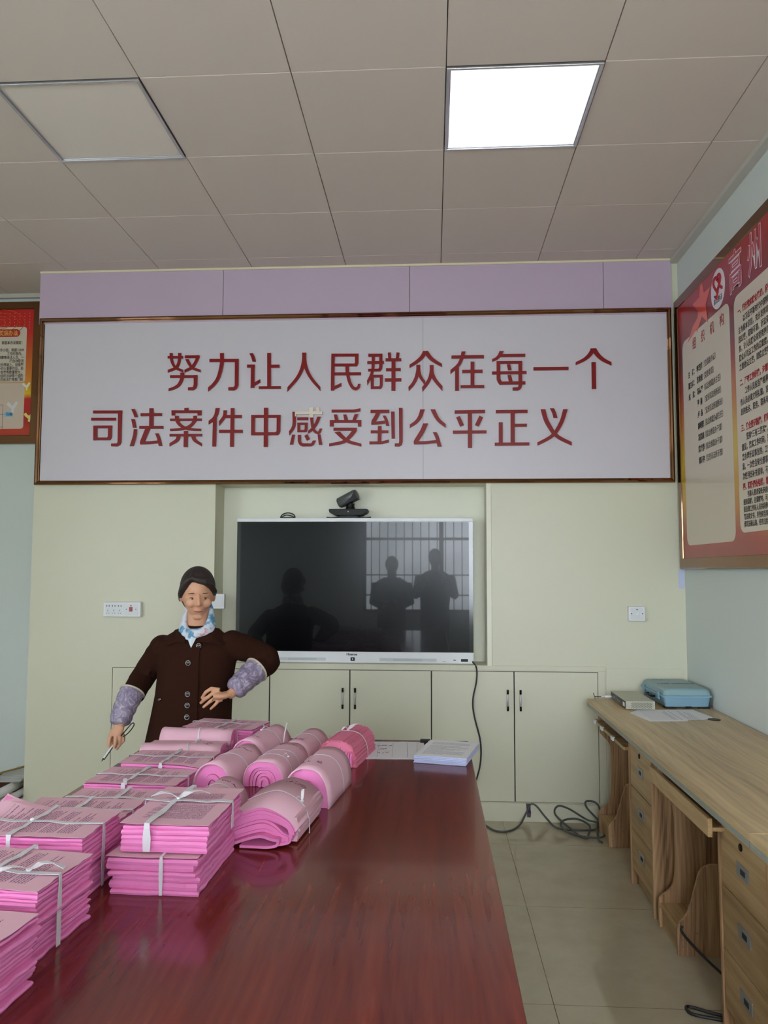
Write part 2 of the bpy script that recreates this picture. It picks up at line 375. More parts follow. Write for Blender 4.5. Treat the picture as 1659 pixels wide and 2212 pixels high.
for along, wins, a in (('x', REAR_WIN, YR-.06), ('y', LEFT_WIN, XL-.06)):
    for (s, e) in wins:
        k += 1; b = MB()
        def bx(p0, p1, z0, z1, d=.02, b=b, along=along, a=a):
            if along == 'x': b.box(p0, p1, a-d, a+d, z0, z1)
            else: b.box(a-d, a+d, p0, p1, z0, z1)
        bx(s, e, WZ0, WZ0+.05); bx(s, e, WZ1-.05, WZ1); bx(s, s+.05, WZ0, WZ1); bx(e-.05, e, WZ0, WZ1); bx((s+e)/2-.035, (s+e)/2+.035, WZ0, WZ1); bx(s, e, 1.95, 1.99)
        n = int((e-s)/.125)
        for i in range(1, n): p = s+(e-s)*i/n; bx(p-.007, p+.007, WZ0, WZ1, .007)
        for z in (1.10, 1.41): bx(s, e, z-.01, z+.01, .006)
        struct(b.build('window_%d' % k, m_frame))
struct(MB().box(XL, -2.53, YB-.018, YB, 0, .116).build('baseboard_far', m_brownbase))
struct(MB().box(XR-.012, XR, YR, 2.2, 0, .116).build('baseboard_right', m_brownbase))

# ---- the cream partition with its recess for the screen and its cupboards
NX0, NX1, NZ0, NZ1, NY = -1.357, .330, .914, 2.02, 5.07
CX0, CX1, CZ0, CZ1 = -1.988, .986, .110, .880
XU = -2.53
for nm, bx in (('wall_partition_left', [(XU, NX0, YW, YB, CZ1, ZC), (XU, CX0, YW, YB, 0, CZ1)]), ('wall_partition_right', [(NX1, XR, YW, YB, CZ1, ZC), (CX1, XR, YW, YB, 0, CZ1)])):
    b = MB(); b.box(*bx[0]); struct(b.build(nm, m_cream)); b = MB(); b.box(*bx[1]); struct(b.build(nm, m_cream))
struct(MB().box(NX0, NX1, YW, YB, NZ1, ZC).build('wall_partition_top', m_cream))
struct(MB().box(NX0, NX1, YW, YB, CZ1, NZ0).build('wall_partition_middle', m_cream))
struct(MB().box(CX0, CX1, YW+.05, YB, 0, CZ1).build('wall_partition_lower', m_cream))
struct(MB().box(CX0, CX1, YW, YW+.049, 0, CZ0-.0005).build('wall_partition_plinth', m_cream))
struct(MB().box(NX0, NX1, NY, YB, NZ0, NZ1).build('wall_recess', m_cream2))
struct(MB().box(NX1-.002, NX1+.028, YW-.006, YW, NZ0-.004, NZ1).build('trim_3', m_cream2, bevel=.002))
struct(MB().box(.10, 1.028, YW-.006, YW, CZ1+.006, CZ1+.034).box(.986+.002, 1.028, YW-.006, YW, .004, CZ1+.006).build('trim_4', m_cream, bevel=.002))
struct(MB().box(1.035, XR-.03, YW-.004, YW, .02, .905).build('trim_5', m_cream, bevel=.001))
# plinth
struct(MB().box(CX0, 1.0, YW-.012, YW, 0, CZ0-.004).build('baseboard_partition', m_cream, bevel=.002))
# lavender boards above the sign
for i, (a, c) in enumerate(((XU, -1.331), (-1.327, -.143), (-.139, 1.055), (1.059, 1.468))):
    if i: struct(MB().box(a-.0035, a-.0005, YW-.008, YW-.0002, 3.10, 3.393).build('trim_%d' % (20+i), m_grey))
    o = MB().box(a, c, YW-.012, YW, 3.06, 3.393).build('trim_%d' % (6+i), m_lav, bevel=.001); struct(o)
struct(MB().box(XU, XR-.045, YW-.02, YW, 3.393, ZC-.0005).build('trim_10', mat('cream_bead', rgb(222,214,186), .5), bevel=.002))
struct(MB().box(1.472, 1.504, YW-.003, YW, 1.38, 1.492).build('trim_11', mat('pale_blue_film', rgb(190,196,226), .6)))

# ---- cupboards under the screen
def handle(x, parent):
    h = MB()
    h.tube([(x,YW-.03,.650),(x,YW-.03,.772)], .0055, 10)
    h.tube([(x,YW-.03,.667),(x,YW+.0,.667)], .004, 8); h.tube([(x,YW-.03,.755),(x,YW+.0,.755)], .004, 8)
    o = h.build('handle', m_steel, parent, smooth=True)
    for za, zb in ((.649,.675), (.748,.773)): MB().tube([(x,YW-.03,za),(x,YW-.03,zb)], .0066, 10).build('handle_sleeve', mat('black_chrome', rgb(18,14,22), .2, metal=.6), parent, smooth=True)
seams = [-1.988, -1.494, -.999, -.505, -.009, .488, .986]
cup_lab = ['cream built-in double cupboard behind the standing person', 'cream built-in double cupboard below the middle of the screen', 'cream built-in double cupboard at the right, cable on floor before it']
for i in range(3):
    t = thing('cupboard', cup_lab[i], 'cupboard', (0,0,0), group='built-in cupboards under the screen')
    x0, x1, x2 = seams[2*i:2*i+3]
    c = MB(); c.box(x0+.001, x2-.001, YW+.035, YW+.045, CZ0, CZ1); c.build('carcass', m_black, t)
    sl = MB(); sl.box(x0+.001, x2-.001, YW+.0005, YW+.03, CZ1-.0033, CZ1-.0005); sl.box(x1-.0033, x1+.0033, YW+.0005, YW+.03, CZ0+.004, CZ1-.0036)
    for xx in (x0+.002, x2-.002): sl.box(xx-.0014, xx+.0014, YW+.0005, YW+.03, CZ0+.004, CZ1-.0036)
    sl.build('gap_shade', m_black, t)  # black bars filling the door gaps, standing in for the shade there
    for j, (a, q) in enumerate(((x0, x1), (x1, x2))):
        g = .0035
        d = MB().box(a+g, q-g, YW-.001, YW+.018, CZ0+.003, CZ1-g).build('door', m_cream, t, bevel=.001)
        handle((q-.041) if j == 0 else (a+.035), d)
    t.location = (0,0,0)

# ---- slogan board
t = thing('wall_sign', 'long pale sign board with large red characters in a rose-gold frame', 'sign', ((-2.52+1.46)/2, YW, 2.018))
b = MB().box(-2.49, -.0585, YW-.010, YW-.001, 2.04, 3.075).build('board_panel', m_signw, t, True)
b = MB().box(-.0565, 1.445, YW-.010, YW-.001, 2.04, 3.075).build('board_panel', m_signw, t, True)
MB().box(-.0584, -.0566, YW-.0092, YW-.001, 2.045, 3.072).build('panel_joint', m_grey, t, True)
def frame_mesh(x0, x1, z0, z1, wd, yb, yf, prof=None):
    """mitred picture frame facing -Y, profile slopes towards the inside"""
    prof = prof or [(0, 0), (0, .55), (.15, .9), (.45, 1), (.75, .85), (.8, .5), (1, .4), (1, 0)]
    m = MB(); n = len(prof); vs = []
    for (cx, cz, sx, sz) in ((x0,z0,1,1), (x1,z0,-1,1), (x1,z1,-1,-1), (x0,z1,1,-1)):
        for p, h in prof: vs.append((cx+sx*p*wd, yb+(yf-yb)*h, cz+sz*p*wd))
    fs = [(i*n+k, i*n+(k+1)%n, ((i+1)%4)*n+(k+1)%n, ((i+1)%4)*n+k) for i in range(4) for k in range(n)]
    return m.add(vs, fs)
frame_mesh(-2.522, 1.463, 2.018, 3.098, .028, YW-.001, YW-.032).build('frame', m_bronze, t, True)
GLYPHS = [
  ('努', [([-1676.4,2830.5,-1578.4,2829.1],15.4,15.4,'nn',0),([-1655.3,2856.5,-1652.8,2821.4,-1641.3,2785.6,-1619.7,2759.5,-1576.5,2740.1],17.9,16.0,'xy',1),([-1600.1,2856.3,-1600.0,2820.7,-1607.3,2785.2,-1626.2,2759.5,-1673.7,2740.1],19.1,16.0,'xy',1),([-1564.6,2832.1,-1471.7,2830.8],17.0,17.0,'nn',0),([-1483.9,2840.1,-1485.0,2819.0,-1503.7,2782.1,-1525.8,2758.2,-1565.2,2739.4],20.3,16.0,'xy',1),([-1551.3,2815.1,-1536.1,2785.8,-1512.9,2758.0,-1463.4,2738.7],19.1,16.0,'xy',1),([-1658.0,2705.7,-1492.4,2703.6],17.3,17.3,'nn',0),([-1494.2,2713.3,-1493.8,2648.2,-1503.7,2625.8,-1540.8,2625.6],22.8,17.3,'xy',0),([-1580.8,2729.9,-1582.0,2694.4,-1598.0,2655.9,-1626.6,2633.7,-1665.8,2620.6],23.4,15.4,'xy',1)]),
  ('力', [([-1406.7,2805.7,-1227.1,2803.2],19.1,19.1,'nn',0),([-1231.4,2813.2,-1230.1,2638.7,-1243.3,2622.1,-1282.4,2622.6],24.0,19.1,'xy',0),([-1327.6,2851.7,-1327.9,2781.4,-1347.3,2697.9,-1375.5,2653.2,-1411.8,2619.9],24.7,19.1,'xy',1)]),
  ('让', [([-1140.2,2847.1,-1128.6,2823.7,-1120.2,2794.6],20.3,21.6,'xx',1),([-1165.2,2766.3,-1115.9,2765.6],18.5,18.5,'nn',0),([-1128.5,2773.8,-1128.6,2627.8],23.4,23.4,'nn',0),([-1140.2,2636.0,-1081.0,2670.5],18.5,18.5,'yy',0),([-1025.9,2848.0,-1022.9,2626.6],23.4,23.4,'nn',0),([-1024.8,2762.8,-959.4,2762.9],19.1,19.1,'nn',0),([-1088.3,2627.4,-948.1,2627.3],17.3,17.3,'nn',0)]),
  ('人', [([-803.4,2847.3,-804.5,2799.9,-819.7,2736.0,-850.9,2678.9,-906.7,2614.1],24.7,17.9,'xy',1),([-802.7,2847.3,-799.7,2793.4,-784.8,2735.6,-752.5,2677.6,-699.1,2614.8],24.7,17.9,'xy',1)]),
  ('民', [([-620.0,2837.3,-620.9,2797.3,-622.0,2604.4],21.6,21.6,'nn',0),([-631.0,2828.5,-460.4,2827.0],17.9,17.9,'nn',0),([-470.9,2835.1,-471.2,2771.3,-481.2,2763.5],22.8,22.8,'nn',0),([-619.4,2766.0,-474.3,2764.6],17.3,17.3,'nn',0),([-619.0,2709.5,-444.1,2707.9],17.6,17.6,'nn',0),([-627.8,2613.1,-566.5,2641.9],19.1,17.9,'yy',0),([-531.0,2764.1,-528.5,2713.1,-516.2,2658.8,-498.7,2625.2,-479.8,2613.3,-461.0,2621.6,-454.8,2643.8],22.2,16.0,'xx',1)]),
  ('群', [([-399.0,2824.5,-311.6,2823.9],18.5,18.5,'nn',0),([-320.4,2833.0,-320.2,2743.8,-329.5,2729.6],20.3,20.3,'nn',0),([-405.1,2778.4,-300.8,2777.6],17.3,17.3,'nn',0),([-399.9,2730.5,-323.3,2730.1],16.0,16.0,'nn',0),([-367.6,2832.1,-368.8,2746.0,-379.7,2701.6,-403.9,2651.1],19.7,15.4,'xy',1),([-373.3,2692.0,-308.1,2691.8],16.6,16.6,'nn',0),([-373.4,2698.4,-373.0,2611.1],19.1,19.1,'nn',0),([-317.5,2699.2,-317.3,2627.8,-326.1,2619.1],18.5,18.5,'nn',0),([-380.9,2619.1,-319.8,2619.0],16.6,16.6,'nn',0),([-268.0,2840.2,-264.5,2801.9],19.1,19.1,'nn',0),([-212.9,2839.4,-217.5,2801.2],19.1,19.1,'nn',0),([-290.5,2794.9,-192.8,2793.6],18.5,18.5,'nn',0),([-288.2,2731.6,-195.8,2731.6],17.9,17.9,'nn',0),([-294.9,2666.6,-191.7,2666.6],19.7,19.7,'nn',0),([-241.3,2795.2,-241.6,2598.5],24.7,24.7,'nn',0)]),
  ('众', [([-42.5,2846.4,-62.8,2810.2,-97.1,2778.9,-141.5,2750.9],27.7,17.3,'xy',1),([-42.5,2846.4,-12.9,2804.7,18.2,2778.9,60.1,2753.9],27.7,17.3,'xy',1),([-87.2,2759.1,-88.4,2726.4,-99.7,2679.0,-119.0,2641.3,-146.1,2609.4],24.7,18.5,'xy',1),([-85.3,2759.1,-83.1,2720.0,-71.6,2681.9,-46.2,2644.5],22.2,15.4,'xy',1),([-4.6,2757.0,-4.7,2725.3,-13.1,2681.1,-31.9,2643.4,-60.5,2605.2],24.0,19.1,'xy',1),([-3.7,2757.0,-0.7,2706.3,21.0,2658.6,62.8,2608.2],24.0,19.1,'xy',1)]),
  ('在', [([119.3,2806.0,319.1,2805.7],19.7,19.7,'nn',0),([193.9,2839.8,182.8,2798.8,161.0,2754.8,112.1,2712.1],24.0,18.5,'xy',1),([153.2,2748.6,152.5,2593.9],23.4,23.4,'nn',0),([248.4,2775.1,247.5,2618.0],23.4,23.4,'nn',0),([184.9,2714.3,310.1,2714.3],19.7,19.7,'nn',0),([174.9,2618.9,320.0,2618.7],17.3,17.3,'nn',0)]),
  ('每', [([428.3,2839.5,414.2,2811.3,395.5,2792.6,369.8,2781.3],24.0,14.8,'xy',1),([415.7,2811.3,573.2,2810.6],18.5,18.5,'nn',0),([408.0,2775.1,407.7,2660.1,420.5,2638.6],22.2,22.2,'nn',0),([396.9,2768.0,553.1,2766.8],16.6,16.6,'nn',0),([542.1,2775.4,540.9,2617.7,530.6,2600.6,493.8,2601.0],22.8,17.3,'xy',0),([368.6,2702.5,580.1,2702.9],18.5,18.5,'nn',0),([412.8,2638.0,572.3,2638.3],18.5,18.5,'nn',0),([470.0,2754.4,478.0,2718.4],19.7,21.0,'xx',0),([474.0,2688.2,482.6,2649.1],21.0,22.8,'xx',0)]),
  ('一', [([622.3,2725.3,835.5,2724.6],19.7,19.7,'nn',0)]),
  ('个', [([989.7,2847.6,967.3,2811.2,933.3,2780.4,880.0,2754.4],29.3,16.0,'xy',1),([988.5,2847.7,1012.8,2809.0,1045.6,2777.2,1094.8,2750.3],29.3,16.6,'xy',1),([988.3,2762.4,988.0,2595.6],25.3,25.3,'nn',0)]),
  ('司', [([-2150.9,2483.2,-1963.3,2481.4],18.5,18.5,'nn',0),([-1976.6,2491.2,-1975.2,2286.2,-1985.2,2270.9,-2028.0,2271.2],24.0,16.6,'xy',0),([-2162.0,2437.2,-2002.8,2435.7],17.3,17.3,'nn',0),([-2134.6,2395.1,-2132.4,2301.8],23.4,23.4,'nn',0),([-2146.4,2387.1,-2025.8,2386.7],16.6,16.6,'nn',0),([-2038.4,2394.2,-2038.5,2318.8,-2048.0,2309.9],23.4,23.4,'nn',0),([-2144.1,2310.9,-2041.5,2310.1],17.3,17.3,'nn',0)]),
  ('法', [([-1893.9,2499.0,-1880.2,2471.6,-1871.4,2447.4],19.1,20.3,'xx',1),([-1892.2,2434.7,-1885.0,2407.3,-1879.4,2380.0],20.3,21.0,'xx',1),([-1874.3,2370.3,-1878.0,2327.1,-1895.8,2263.3],19.7,22.2,'xx',1),([-1774.0,2503.3,-1772.6,2380.7],24.7,24.7,'nn',0),([-1842.7,2463.2,-1706.6,2462.5],17.9,17.9,'nn',0),([-1848.7,2382.0,-1696.0,2381.0],17.9,17.9,'nn',0),([-1791.3,2380.9,-1805.7,2345.8,-1826.9,2291.5,-1828.3,2282.0],28.4,25.9,'xn',1),([-1840.3,2282.0,-1787.9,2283.3,-1726.7,2288.2],17.9,17.9,'yy',1),([-1735.1,2342.6,-1720.7,2306.7,-1710.0,2262.6],19.7,21.0,'xx',1)]),
  ('案', [([-1549.1,2502.6,-1548.0,2481.2],25.3,25.3,'nn',0),([-1643.8,2479.9,-1451.5,2478.0],17.3,17.3,'nn',0),([-1632.7,2488.4,-1632.0,2456.3],21.6,21.6,'nn',0),([-1464.5,2486.7,-1463.8,2454.7],24.0,24.0,'nn',0),([-1651.7,2428.6,-1450.1,2427.4],15.4,15.4,'nn',0),([-1609.9,2452.9,-1607.0,2424.1,-1587.1,2395.1,-1549.6,2374.0,-1502.8,2365.0,-1452.4,2362.3],23.4,13.6,'xy',1),([-1492.4,2451.8,-1494.4,2423.0,-1516.3,2392.9,-1549.7,2375.6,-1589.7,2367.3,-1649.9,2364.0],22.2,13.6,'xy',1),([-1652.3,2330.1,-1445.9,2329.1],16.0,16.0,'nn',0),([-1548.6,2355.5,-1548.7,2254.4],25.3,25.3,'nn',0),([-1593.7,2328.1,-1605.9,2297.9,-1651.6,2269.2],24.7,16.6,'xy',1),([-1503.7,2327.4,-1490.2,2297.0,-1446.3,2267.7],24.7,16.6,'xy',1)]),
  ('件', [([-1348.8,2499.7,-1357.1,2460.1,-1372.6,2433.1,-1404.2,2408.5],24.7,17.3,'xy',1),([-1364.8,2444.2,-1366.8,2257.3],23.4,23.4,'nn',0),([-1300.5,2485.1,-1305.6,2446.8,-1336.2,2403.1],21.0,18.5,'xy',1),([-1305.6,2446.2,-1195.3,2445.2],19.1,19.1,'nn',0),([-1253.7,2498.7,-1253.7,2253.9],23.4,23.4,'nn',0),([-1336.6,2352.4,-1187.4,2351.2],19.7,19.7,'nn',0)]),
  ('中', [([-1041.2,2498.5,-1039.4,2251.8],25.9,25.9,'nn',0),([-1122.1,2453.7,-1121.1,2325.9],23.4,23.4,'nn',0),([-1134.1,2445.2,-948.1,2444.1],17.9,17.9,'nn',0),([-960.2,2452.2,-960.5,2345.2,-970.5,2335.2],23.4,23.4,'nn',0),([-1132.4,2334.9,-963.5,2334.5],18.5,18.5,'nn',0)]),
  ('感', [([-862.2,2471.9,-861.4,2401.4,-869.0,2369.8,-890.7,2337.7],22.8,16.6,'xy',1),([-842.1,2427.9,-773.8,2427.6],17.3,17.3,'nn',0),([-832.3,2402.7,-832.3,2342.6],17.9,17.9,'nn',0),([-841.7,2395.9,-776.0,2395.3],14.2,14.2,'nn',0),([-785.6,2402.3,-786.1,2356.4,-792.9,2349.5],17.9,17.9,'nn',0),([-841.3,2349.6,-789.8,2349.5],13.6,13.6,'nn',0),([-752.2,2441.6,-747.6,2390.9,-739.4,2359.2,-720.3,2339.5,-703.1,2341.5,-693.8,2364.5],19.7,13.6,'xx',1),([-705.5,2439.6,-720.9,2400.2,-745.8,2364.0,-773.9,2341.5],21.0,14.2,'xy',1),([-864.7,2327.4,-877.3,2265.5],16.6,19.7,'xx',0),([-828.0,2325.2,-827.6,2280.9,-814.1,2262.8,-748.0,2262.4,-733.1,2289.7],20.3,16.6,'xx',0),([-787.3,2324.8,-771.3,2294.1],22.2,22.2,'nn',0),([-704.5,2327.3,-694.5,2263.2],17.9,21.0,'xx',0)]),
  ('SILVER', [([-856.7,2464.8,-684.6,2463.2],19.1,19.1,'nn',0),([-754.9,2498.1,-753.4,2433.7],24.7,24.7,'nn',0),([-713.9,2496.7,-711.4,2468.2],21.6,21.6,'nn',0),([-852.6,2468.0,-852.4,2442.6],9.2,9.2,'nn',0)]),
  ('受', [([-627.0,2474.3,-483.4,2473.5,-446.8,2480.4],16.6,19.1,'ny',0),([-603.3,2452.2,-593.9,2414.8],19.7,21.0,'xx',0),([-544.5,2451.7,-534.8,2414.3],19.1,22.8,'xx',0),([-471.7,2453.2,-486.2,2413.8],21.6,20.3,'xx',0),([-637.5,2408.9,-440.1,2407.1],17.3,17.3,'nn',0),([-625.0,2416.7,-625.4,2377.2],24.0,24.0,'nn',0),([-451.1,2415.1,-450.9,2375.1],22.2,22.2,'nn',0),([-614.5,2359.7,-468.7,2358.5],18.5,18.5,'nn',0),([-482.8,2366.5,-484.3,2347.6,-517.0,2308.5,-554.4,2278.9,-640.5,2261.3],28.4,16.6,'xy',1),([-588.7,2340.6,-554.6,2307.2,-516.8,2280.2,-439.4,2258.6],27.7,16.6,'xy',1)]),
  ('到', [([-383.8,2469.1,-266.9,2468.6],19.7,19.7,'nn',0),([-335.6,2459.8,-350.2,2431.5,-367.9,2401.7],24.7,24.7,'nn',0),([-378.8,2394.6,-332.9,2396.7,-293.9,2402.0],18.5,18.5,'nn',0),([-298.7,2442.1,-286.1,2415.2,-276.1,2378.0],17.3,20.3,'xx',1),([-326.0,2377.1,-327.2,2277.2],22.8,22.8,'nn',0),([-381.7,2341.4,-271.9,2340.8],17.3,17.3,'nn',0),([-389.6,2272.3,-313.8,2272.4,-268.7,2283.1],17.3,17.3,'yy',0),([-245.1,2466.4,-241.7,2298.5],21.0,21.0,'nn',0),([-195.9,2489.3,-194.1,2273.1,-201.8,2258.1,-232.3,2258.3],22.8,17.3,'xy',0)]),
  ('公', [([-60.9,2479.1,-75.6,2435.2,-100.4,2400.9,-139.8,2373.9],27.1,17.9,'xy',1),([3.0,2478.5,23.6,2434.3,45.2,2404.3,82.2,2373.6],25.9,17.9,'xy',1),([-42.1,2391.0,-61.7,2344.1,-98.9,2283.4,-102.0,2272.4],29.0,25.9,'xn',1),([-114.4,2270.3,-44.7,2271.1,29.4,2277.7],18.5,18.5,'nn',0),([13.5,2335.7,29.5,2302.7,43.3,2246.4],19.7,23.4,'xx',1)]),
  ('平', [([137.5,2460.5,323.9,2461.8],20.3,20.3,'nn',0),([158.0,2431.5,182.4,2374.3],24.0,24.0,'nn',0),([300.6,2431.1,273.2,2374.1],25.3,25.3,'nn',0),([126.8,2334.4,332.2,2335.6],18.5,18.5,'nn',0),([230.6,2460.5,230.3,2237.3],25.3,25.3,'nn',0)]),
  ('正', [([389.9,2460.2,583.4,2460.2],19.7,19.7,'nn',0),([492.3,2461.1,491.3,2260.3],25.3,25.3,'nn',0),([491.5,2374.4,577.9,2374.3],19.1,19.1,'nn',0),([419.1,2393.7,418.7,2260.8],23.4,23.4,'nn',0),([381.9,2258.3,591.0,2258.6],19.1,19.1,'nn',0)]),
  ('义', [([731.4,2478.0,744.7,2449.3,752.5,2418.1],21.0,23.4,'xx',1),([677.1,2472.4,694.0,2409.3,717.8,2362.5,744.6,2321.3,783.6,2290.0,847.9,2257.7],27.7,19.1,'xy',1),([812.8,2471.0,794.3,2408.4,772.4,2362.0,744.6,2321.3,707.8,2291.9,641.4,2257.6],25.9,19.1,'xy',1)]),
]

def stroke(mb, P, w0, w1, cuts, curved, yb, yf):
    pts = [Vector((P[i]/1000, P[i+1]/1000)) for i in range(0, len(P), 2)]
    if curved and len(pts) > 2: pts = [Vector(p[:2]) for p in cr_spline([(p.x, p.y, 0) for p in pts], 6)]
    elif len(pts) > 2:        # round the corners of a hook slightly
        q = [pts[0]]
        for i in range(1, len(pts)-1): q += [pts[i].lerp(pts[i-1], min(.5, .006/(pts[i]-pts[i-1]).length)), pts[i].lerp(pts[i+1], min(.5, .006/(pts[i]-pts[i+1]).length))]
        pts = q+[pts[-1]]
    n = len(pts); L = []; Rr = []
    for i, p in enumerate(pts):
        a = pts[max(i-1,0)]; c = pts[min(i+1,n-1)]; d = (c-a).normalized()
        nn = Vector((-d.y, d.x)); wd = (w0+(w1-w0)*i/(n-1))/2000; cut = cuts[0] if i == 0 else (cuts[1] if i == n-1 else 'n')
        e = nn
        if 0 < i < n-1:
            d1 = (p-a).normalized(); n1 = Vector((-d1.y, d1.x)); e = nn/max(.5, nn.dot(n1))
        if cut == 'x': e = Vector((1,0)) if nn.x > 0 else Vector((-1,0))
        if cut == 'y': e = Vector((0,1)) if nn.y > 0 else Vector((0,-1))
        if cut in 'xy': e = e/max(.45, abs(e.dot(nn)))
        L.append(p+e*wd); Rr.append(p-e*wd)
    vs = []
    for l, r in zip(L, Rr): vs += [(l.x,yf,l.y), (r.x,yf,r.y), (r.x,yb,r.y), (l.x,yb,l.y)]
    fs = [(4*i+k, 4*i+(k+1)%4, 4*i+4+(k+1)%4, 4*i+4+k) for i in range(n-1) for k in range(4)]+[(3,2,1,0), (4*n-4,4*n-3,4*n-2,4*n-1)]
    mb.add(vs, fs)
last = None
for ch, ss in GLYPHS:
    mb = MB(); e = .0
    for (P, w0, w1, cuts, cur) in ss:
        e += .00004
        if ch == 'SILVER': stroke(mb, P, w0, w1, cuts, cur, YW-.0105, YW-.0235-e)
        else: stroke(mb, P, w0, w1, cuts, cur, YW-.0105, YW-.022-e)
    if ch == 'SILVER': lab(mb.build('bare_backing', m_silver, last, False), 'bare silver strip where the red film has peeled off')
    else:
        last = mb.build('character', m_red, t, True)
        if ch == '感': lab(last, 'red character with the film of its top strokes missing')
for o in list(t.children):
    for c in o.children:
        for v in c.data.vertices: v.co -= t.location

# ---- ceiling lights
def ceiling_light(x0, y0, label, lit):
    t = thing('ceiling_light', label, 'ceiling light', (x0+.3, y0+.3, ZC-.006), group=None)
    f = MB(); a = .012
    for (p0, p1, q0, q1) in ((-.298,.298,-.298,-.298+a), (-.298,.298,.298-a,.298), (-.298,-.298+a,-.298+a,.298-a), (.298-a,.298,-.298+a,.298-a)): f.box(p0, p1, q0, q1, -.002, .02)
    i0 = .298-a
    for (p0, p1, q0, q1) in ((-i0,i0,-i0,-i0+.005), (-i0,i0,i0-.005,i0), (-i0,-i0+.005,-i0,i0), (i0-.005,i0,-i0,i0)): f.box(p0, p1, q0, q1, .004, .02)
    f.build('frame', m_alu, t, bevel=.001)
    if lit:
        m = bpy.data.materials.new('lit_diffuser'); m.use_nodes = True; nt = m.node_tree; nt.nodes.clear()
        em = N(nt, 'ShaderNodeEmission'); ou = N(nt, 'ShaderNodeOutputMaterial'); nt.links.new(em.outputs[0], ou.inputs[0])
        tc = N(nt, 'ShaderNodeTexCoord'); vl = N(nt, 'ShaderNodeVectorMath', operation='LENGTH'); nt.links.new(tc.outputs['Object'], vl.inputs[0])
        cr = N(nt, 'ShaderNodeValToRGB'); nt.links.new(vl.outputs['Value'], cr.inputs[0]); e = cr.color_ramp.elements
        e[0].position = .02; e[0].color = (1,1,.80,1); e[1].position = .38; e[1].color = (1,1,1,1); q = e.new(.11); q.color = (1,1,.97,1); q = e.new(.22); q.color = (.93,.97,.985,1)
        nt.links.new(cr.outputs[0], em.inputs[0]); em.inputs[1].default_value = LAMP
        dm = m
    else: dm = mat('off_diffuser', rgb(224,214,206), .35)
    lab(MB().box(-.282, .282, -.282, .282, .008, .016).build('diffuser', dm, t), 'glowing white diffuser' if lit else 'unlit grey-white diffuser')
LAMP = 1.25
ceiling_light(gx+3*T, gy+T, 'square ceiling light panel that is switched on', True)
ceiling_light(gx, gy+T, 'square ceiling light panel that is off, at upper left', False)

# ---- the interactive screen in the recess
def make_screen():
    t = thing('interactive_display', 'large wall screen with white bezel in the cream recess', 'screen', (-.49, 4.98, NZ0))
    x0, x1, z0, z1, yf, yb = -1.233, .250, NZ0, 1.812, 4.925, 5.03
    MB().box(x0, x1, yf+.012, yb, z0+.008, z1-.004).build('housing', m_whitepl, t, True, bevel=.004)
    MB().box(x0, x1, yf-.004, yf+.03, z1-.024, z1).build('top_bezel', m_whitepl, t, True, bevel=.003)
    MB().box(x0, x1, yf-.004, yf+.03, z0, z0+.068).build('bottom_bezel', m_whitepl, t, True, bevel=.003)
    MB().box(x0+.001, x1-.001, yf+.001, yf+.014, z0+.066, z1-.022).build('side_bezel', mat('gloss_black', rgb(10,10,12), .12), t, True)
    m = bpy.data.materials.new('dark_glass'); m.use_nodes = True; p = m.node_tree.nodes['Principled BSDF']
    p.inputs['Base Color'].default_value = rgb(4,4,7); p.inputs['Roughness'].default_value = .19; p.inputs['Specular IOR Level'].default_value = .17
    p.inputs['Coat Weight'].default_value = .22; p.inputs['Coat Roughness'].default_value = .02
    MB().box(x0+.024, x1-.026, yf-.001, yf+.004, z0+.070, z1-.026).build('glass', m, t, True)
    for (a, c) in ((-.95, -.663), (-.328, .023)):
        g = MB(); g.box(a, c, yf-.0052, yf-.0035, z0+.012, z0+.030)
        o = g.build('speaker_grille', mat('grille_grey', rgb(196,202,206), .5), t, True, bevel=.0005)
        d = MB()
        for i in range(24):
            for j in range(2): d.box((a+c)/2-.09+i*.0075, (a+c)/2-.087+i*.0075, yf-.0057, yf-.0051, z0+.0155+j*.007, z0+.0185+j*.007)
        d.build('grille_slots', m_grey, o, False)
        for v in o.children[0].data.vertices: v.co -= t.location
    MB().box(-.508, -.482, yf-.0065, yf-.0035, z0+.012, z0+.034).build('power_button', m_blackpl, t, True, bevel=.003)
    MB().box(-.498, -.492, yf-.0072, yf-.0060, z0+.019, z0+.027).build('button_mark', m_whitepl, t, True)
    tl = t.location
    put_text('logo', 'Hisense', .020, m_text, t, Matrix.Translation(-tl) @ M_front(-.5-.034, yf-.0045, z0+.046), offset=.0006, sx=1.05)
    MB().box(.125, .142, yf-.0055, yf-.0035, z0+.020, z0+.024).build('usb_port', m_blackpl, t, True)
    st = MB().box(.170, .248, yf-.0055, yf-.0038, z0+.006, z0+.032).build('sticker', m_whitepl, t, True)
    MB().box(.172, .215, yf-.0065, yf-.0050, z0+.013, z0+.030).build('sticker_field', m_blackpl, t, True)
    put_text('small_print', 'Hisense', .006, m_grey, t, Matrix.Translation(-tl) @ M_front(.06, yf-.0045, z0+.012), offset=.0002)
make_screen()
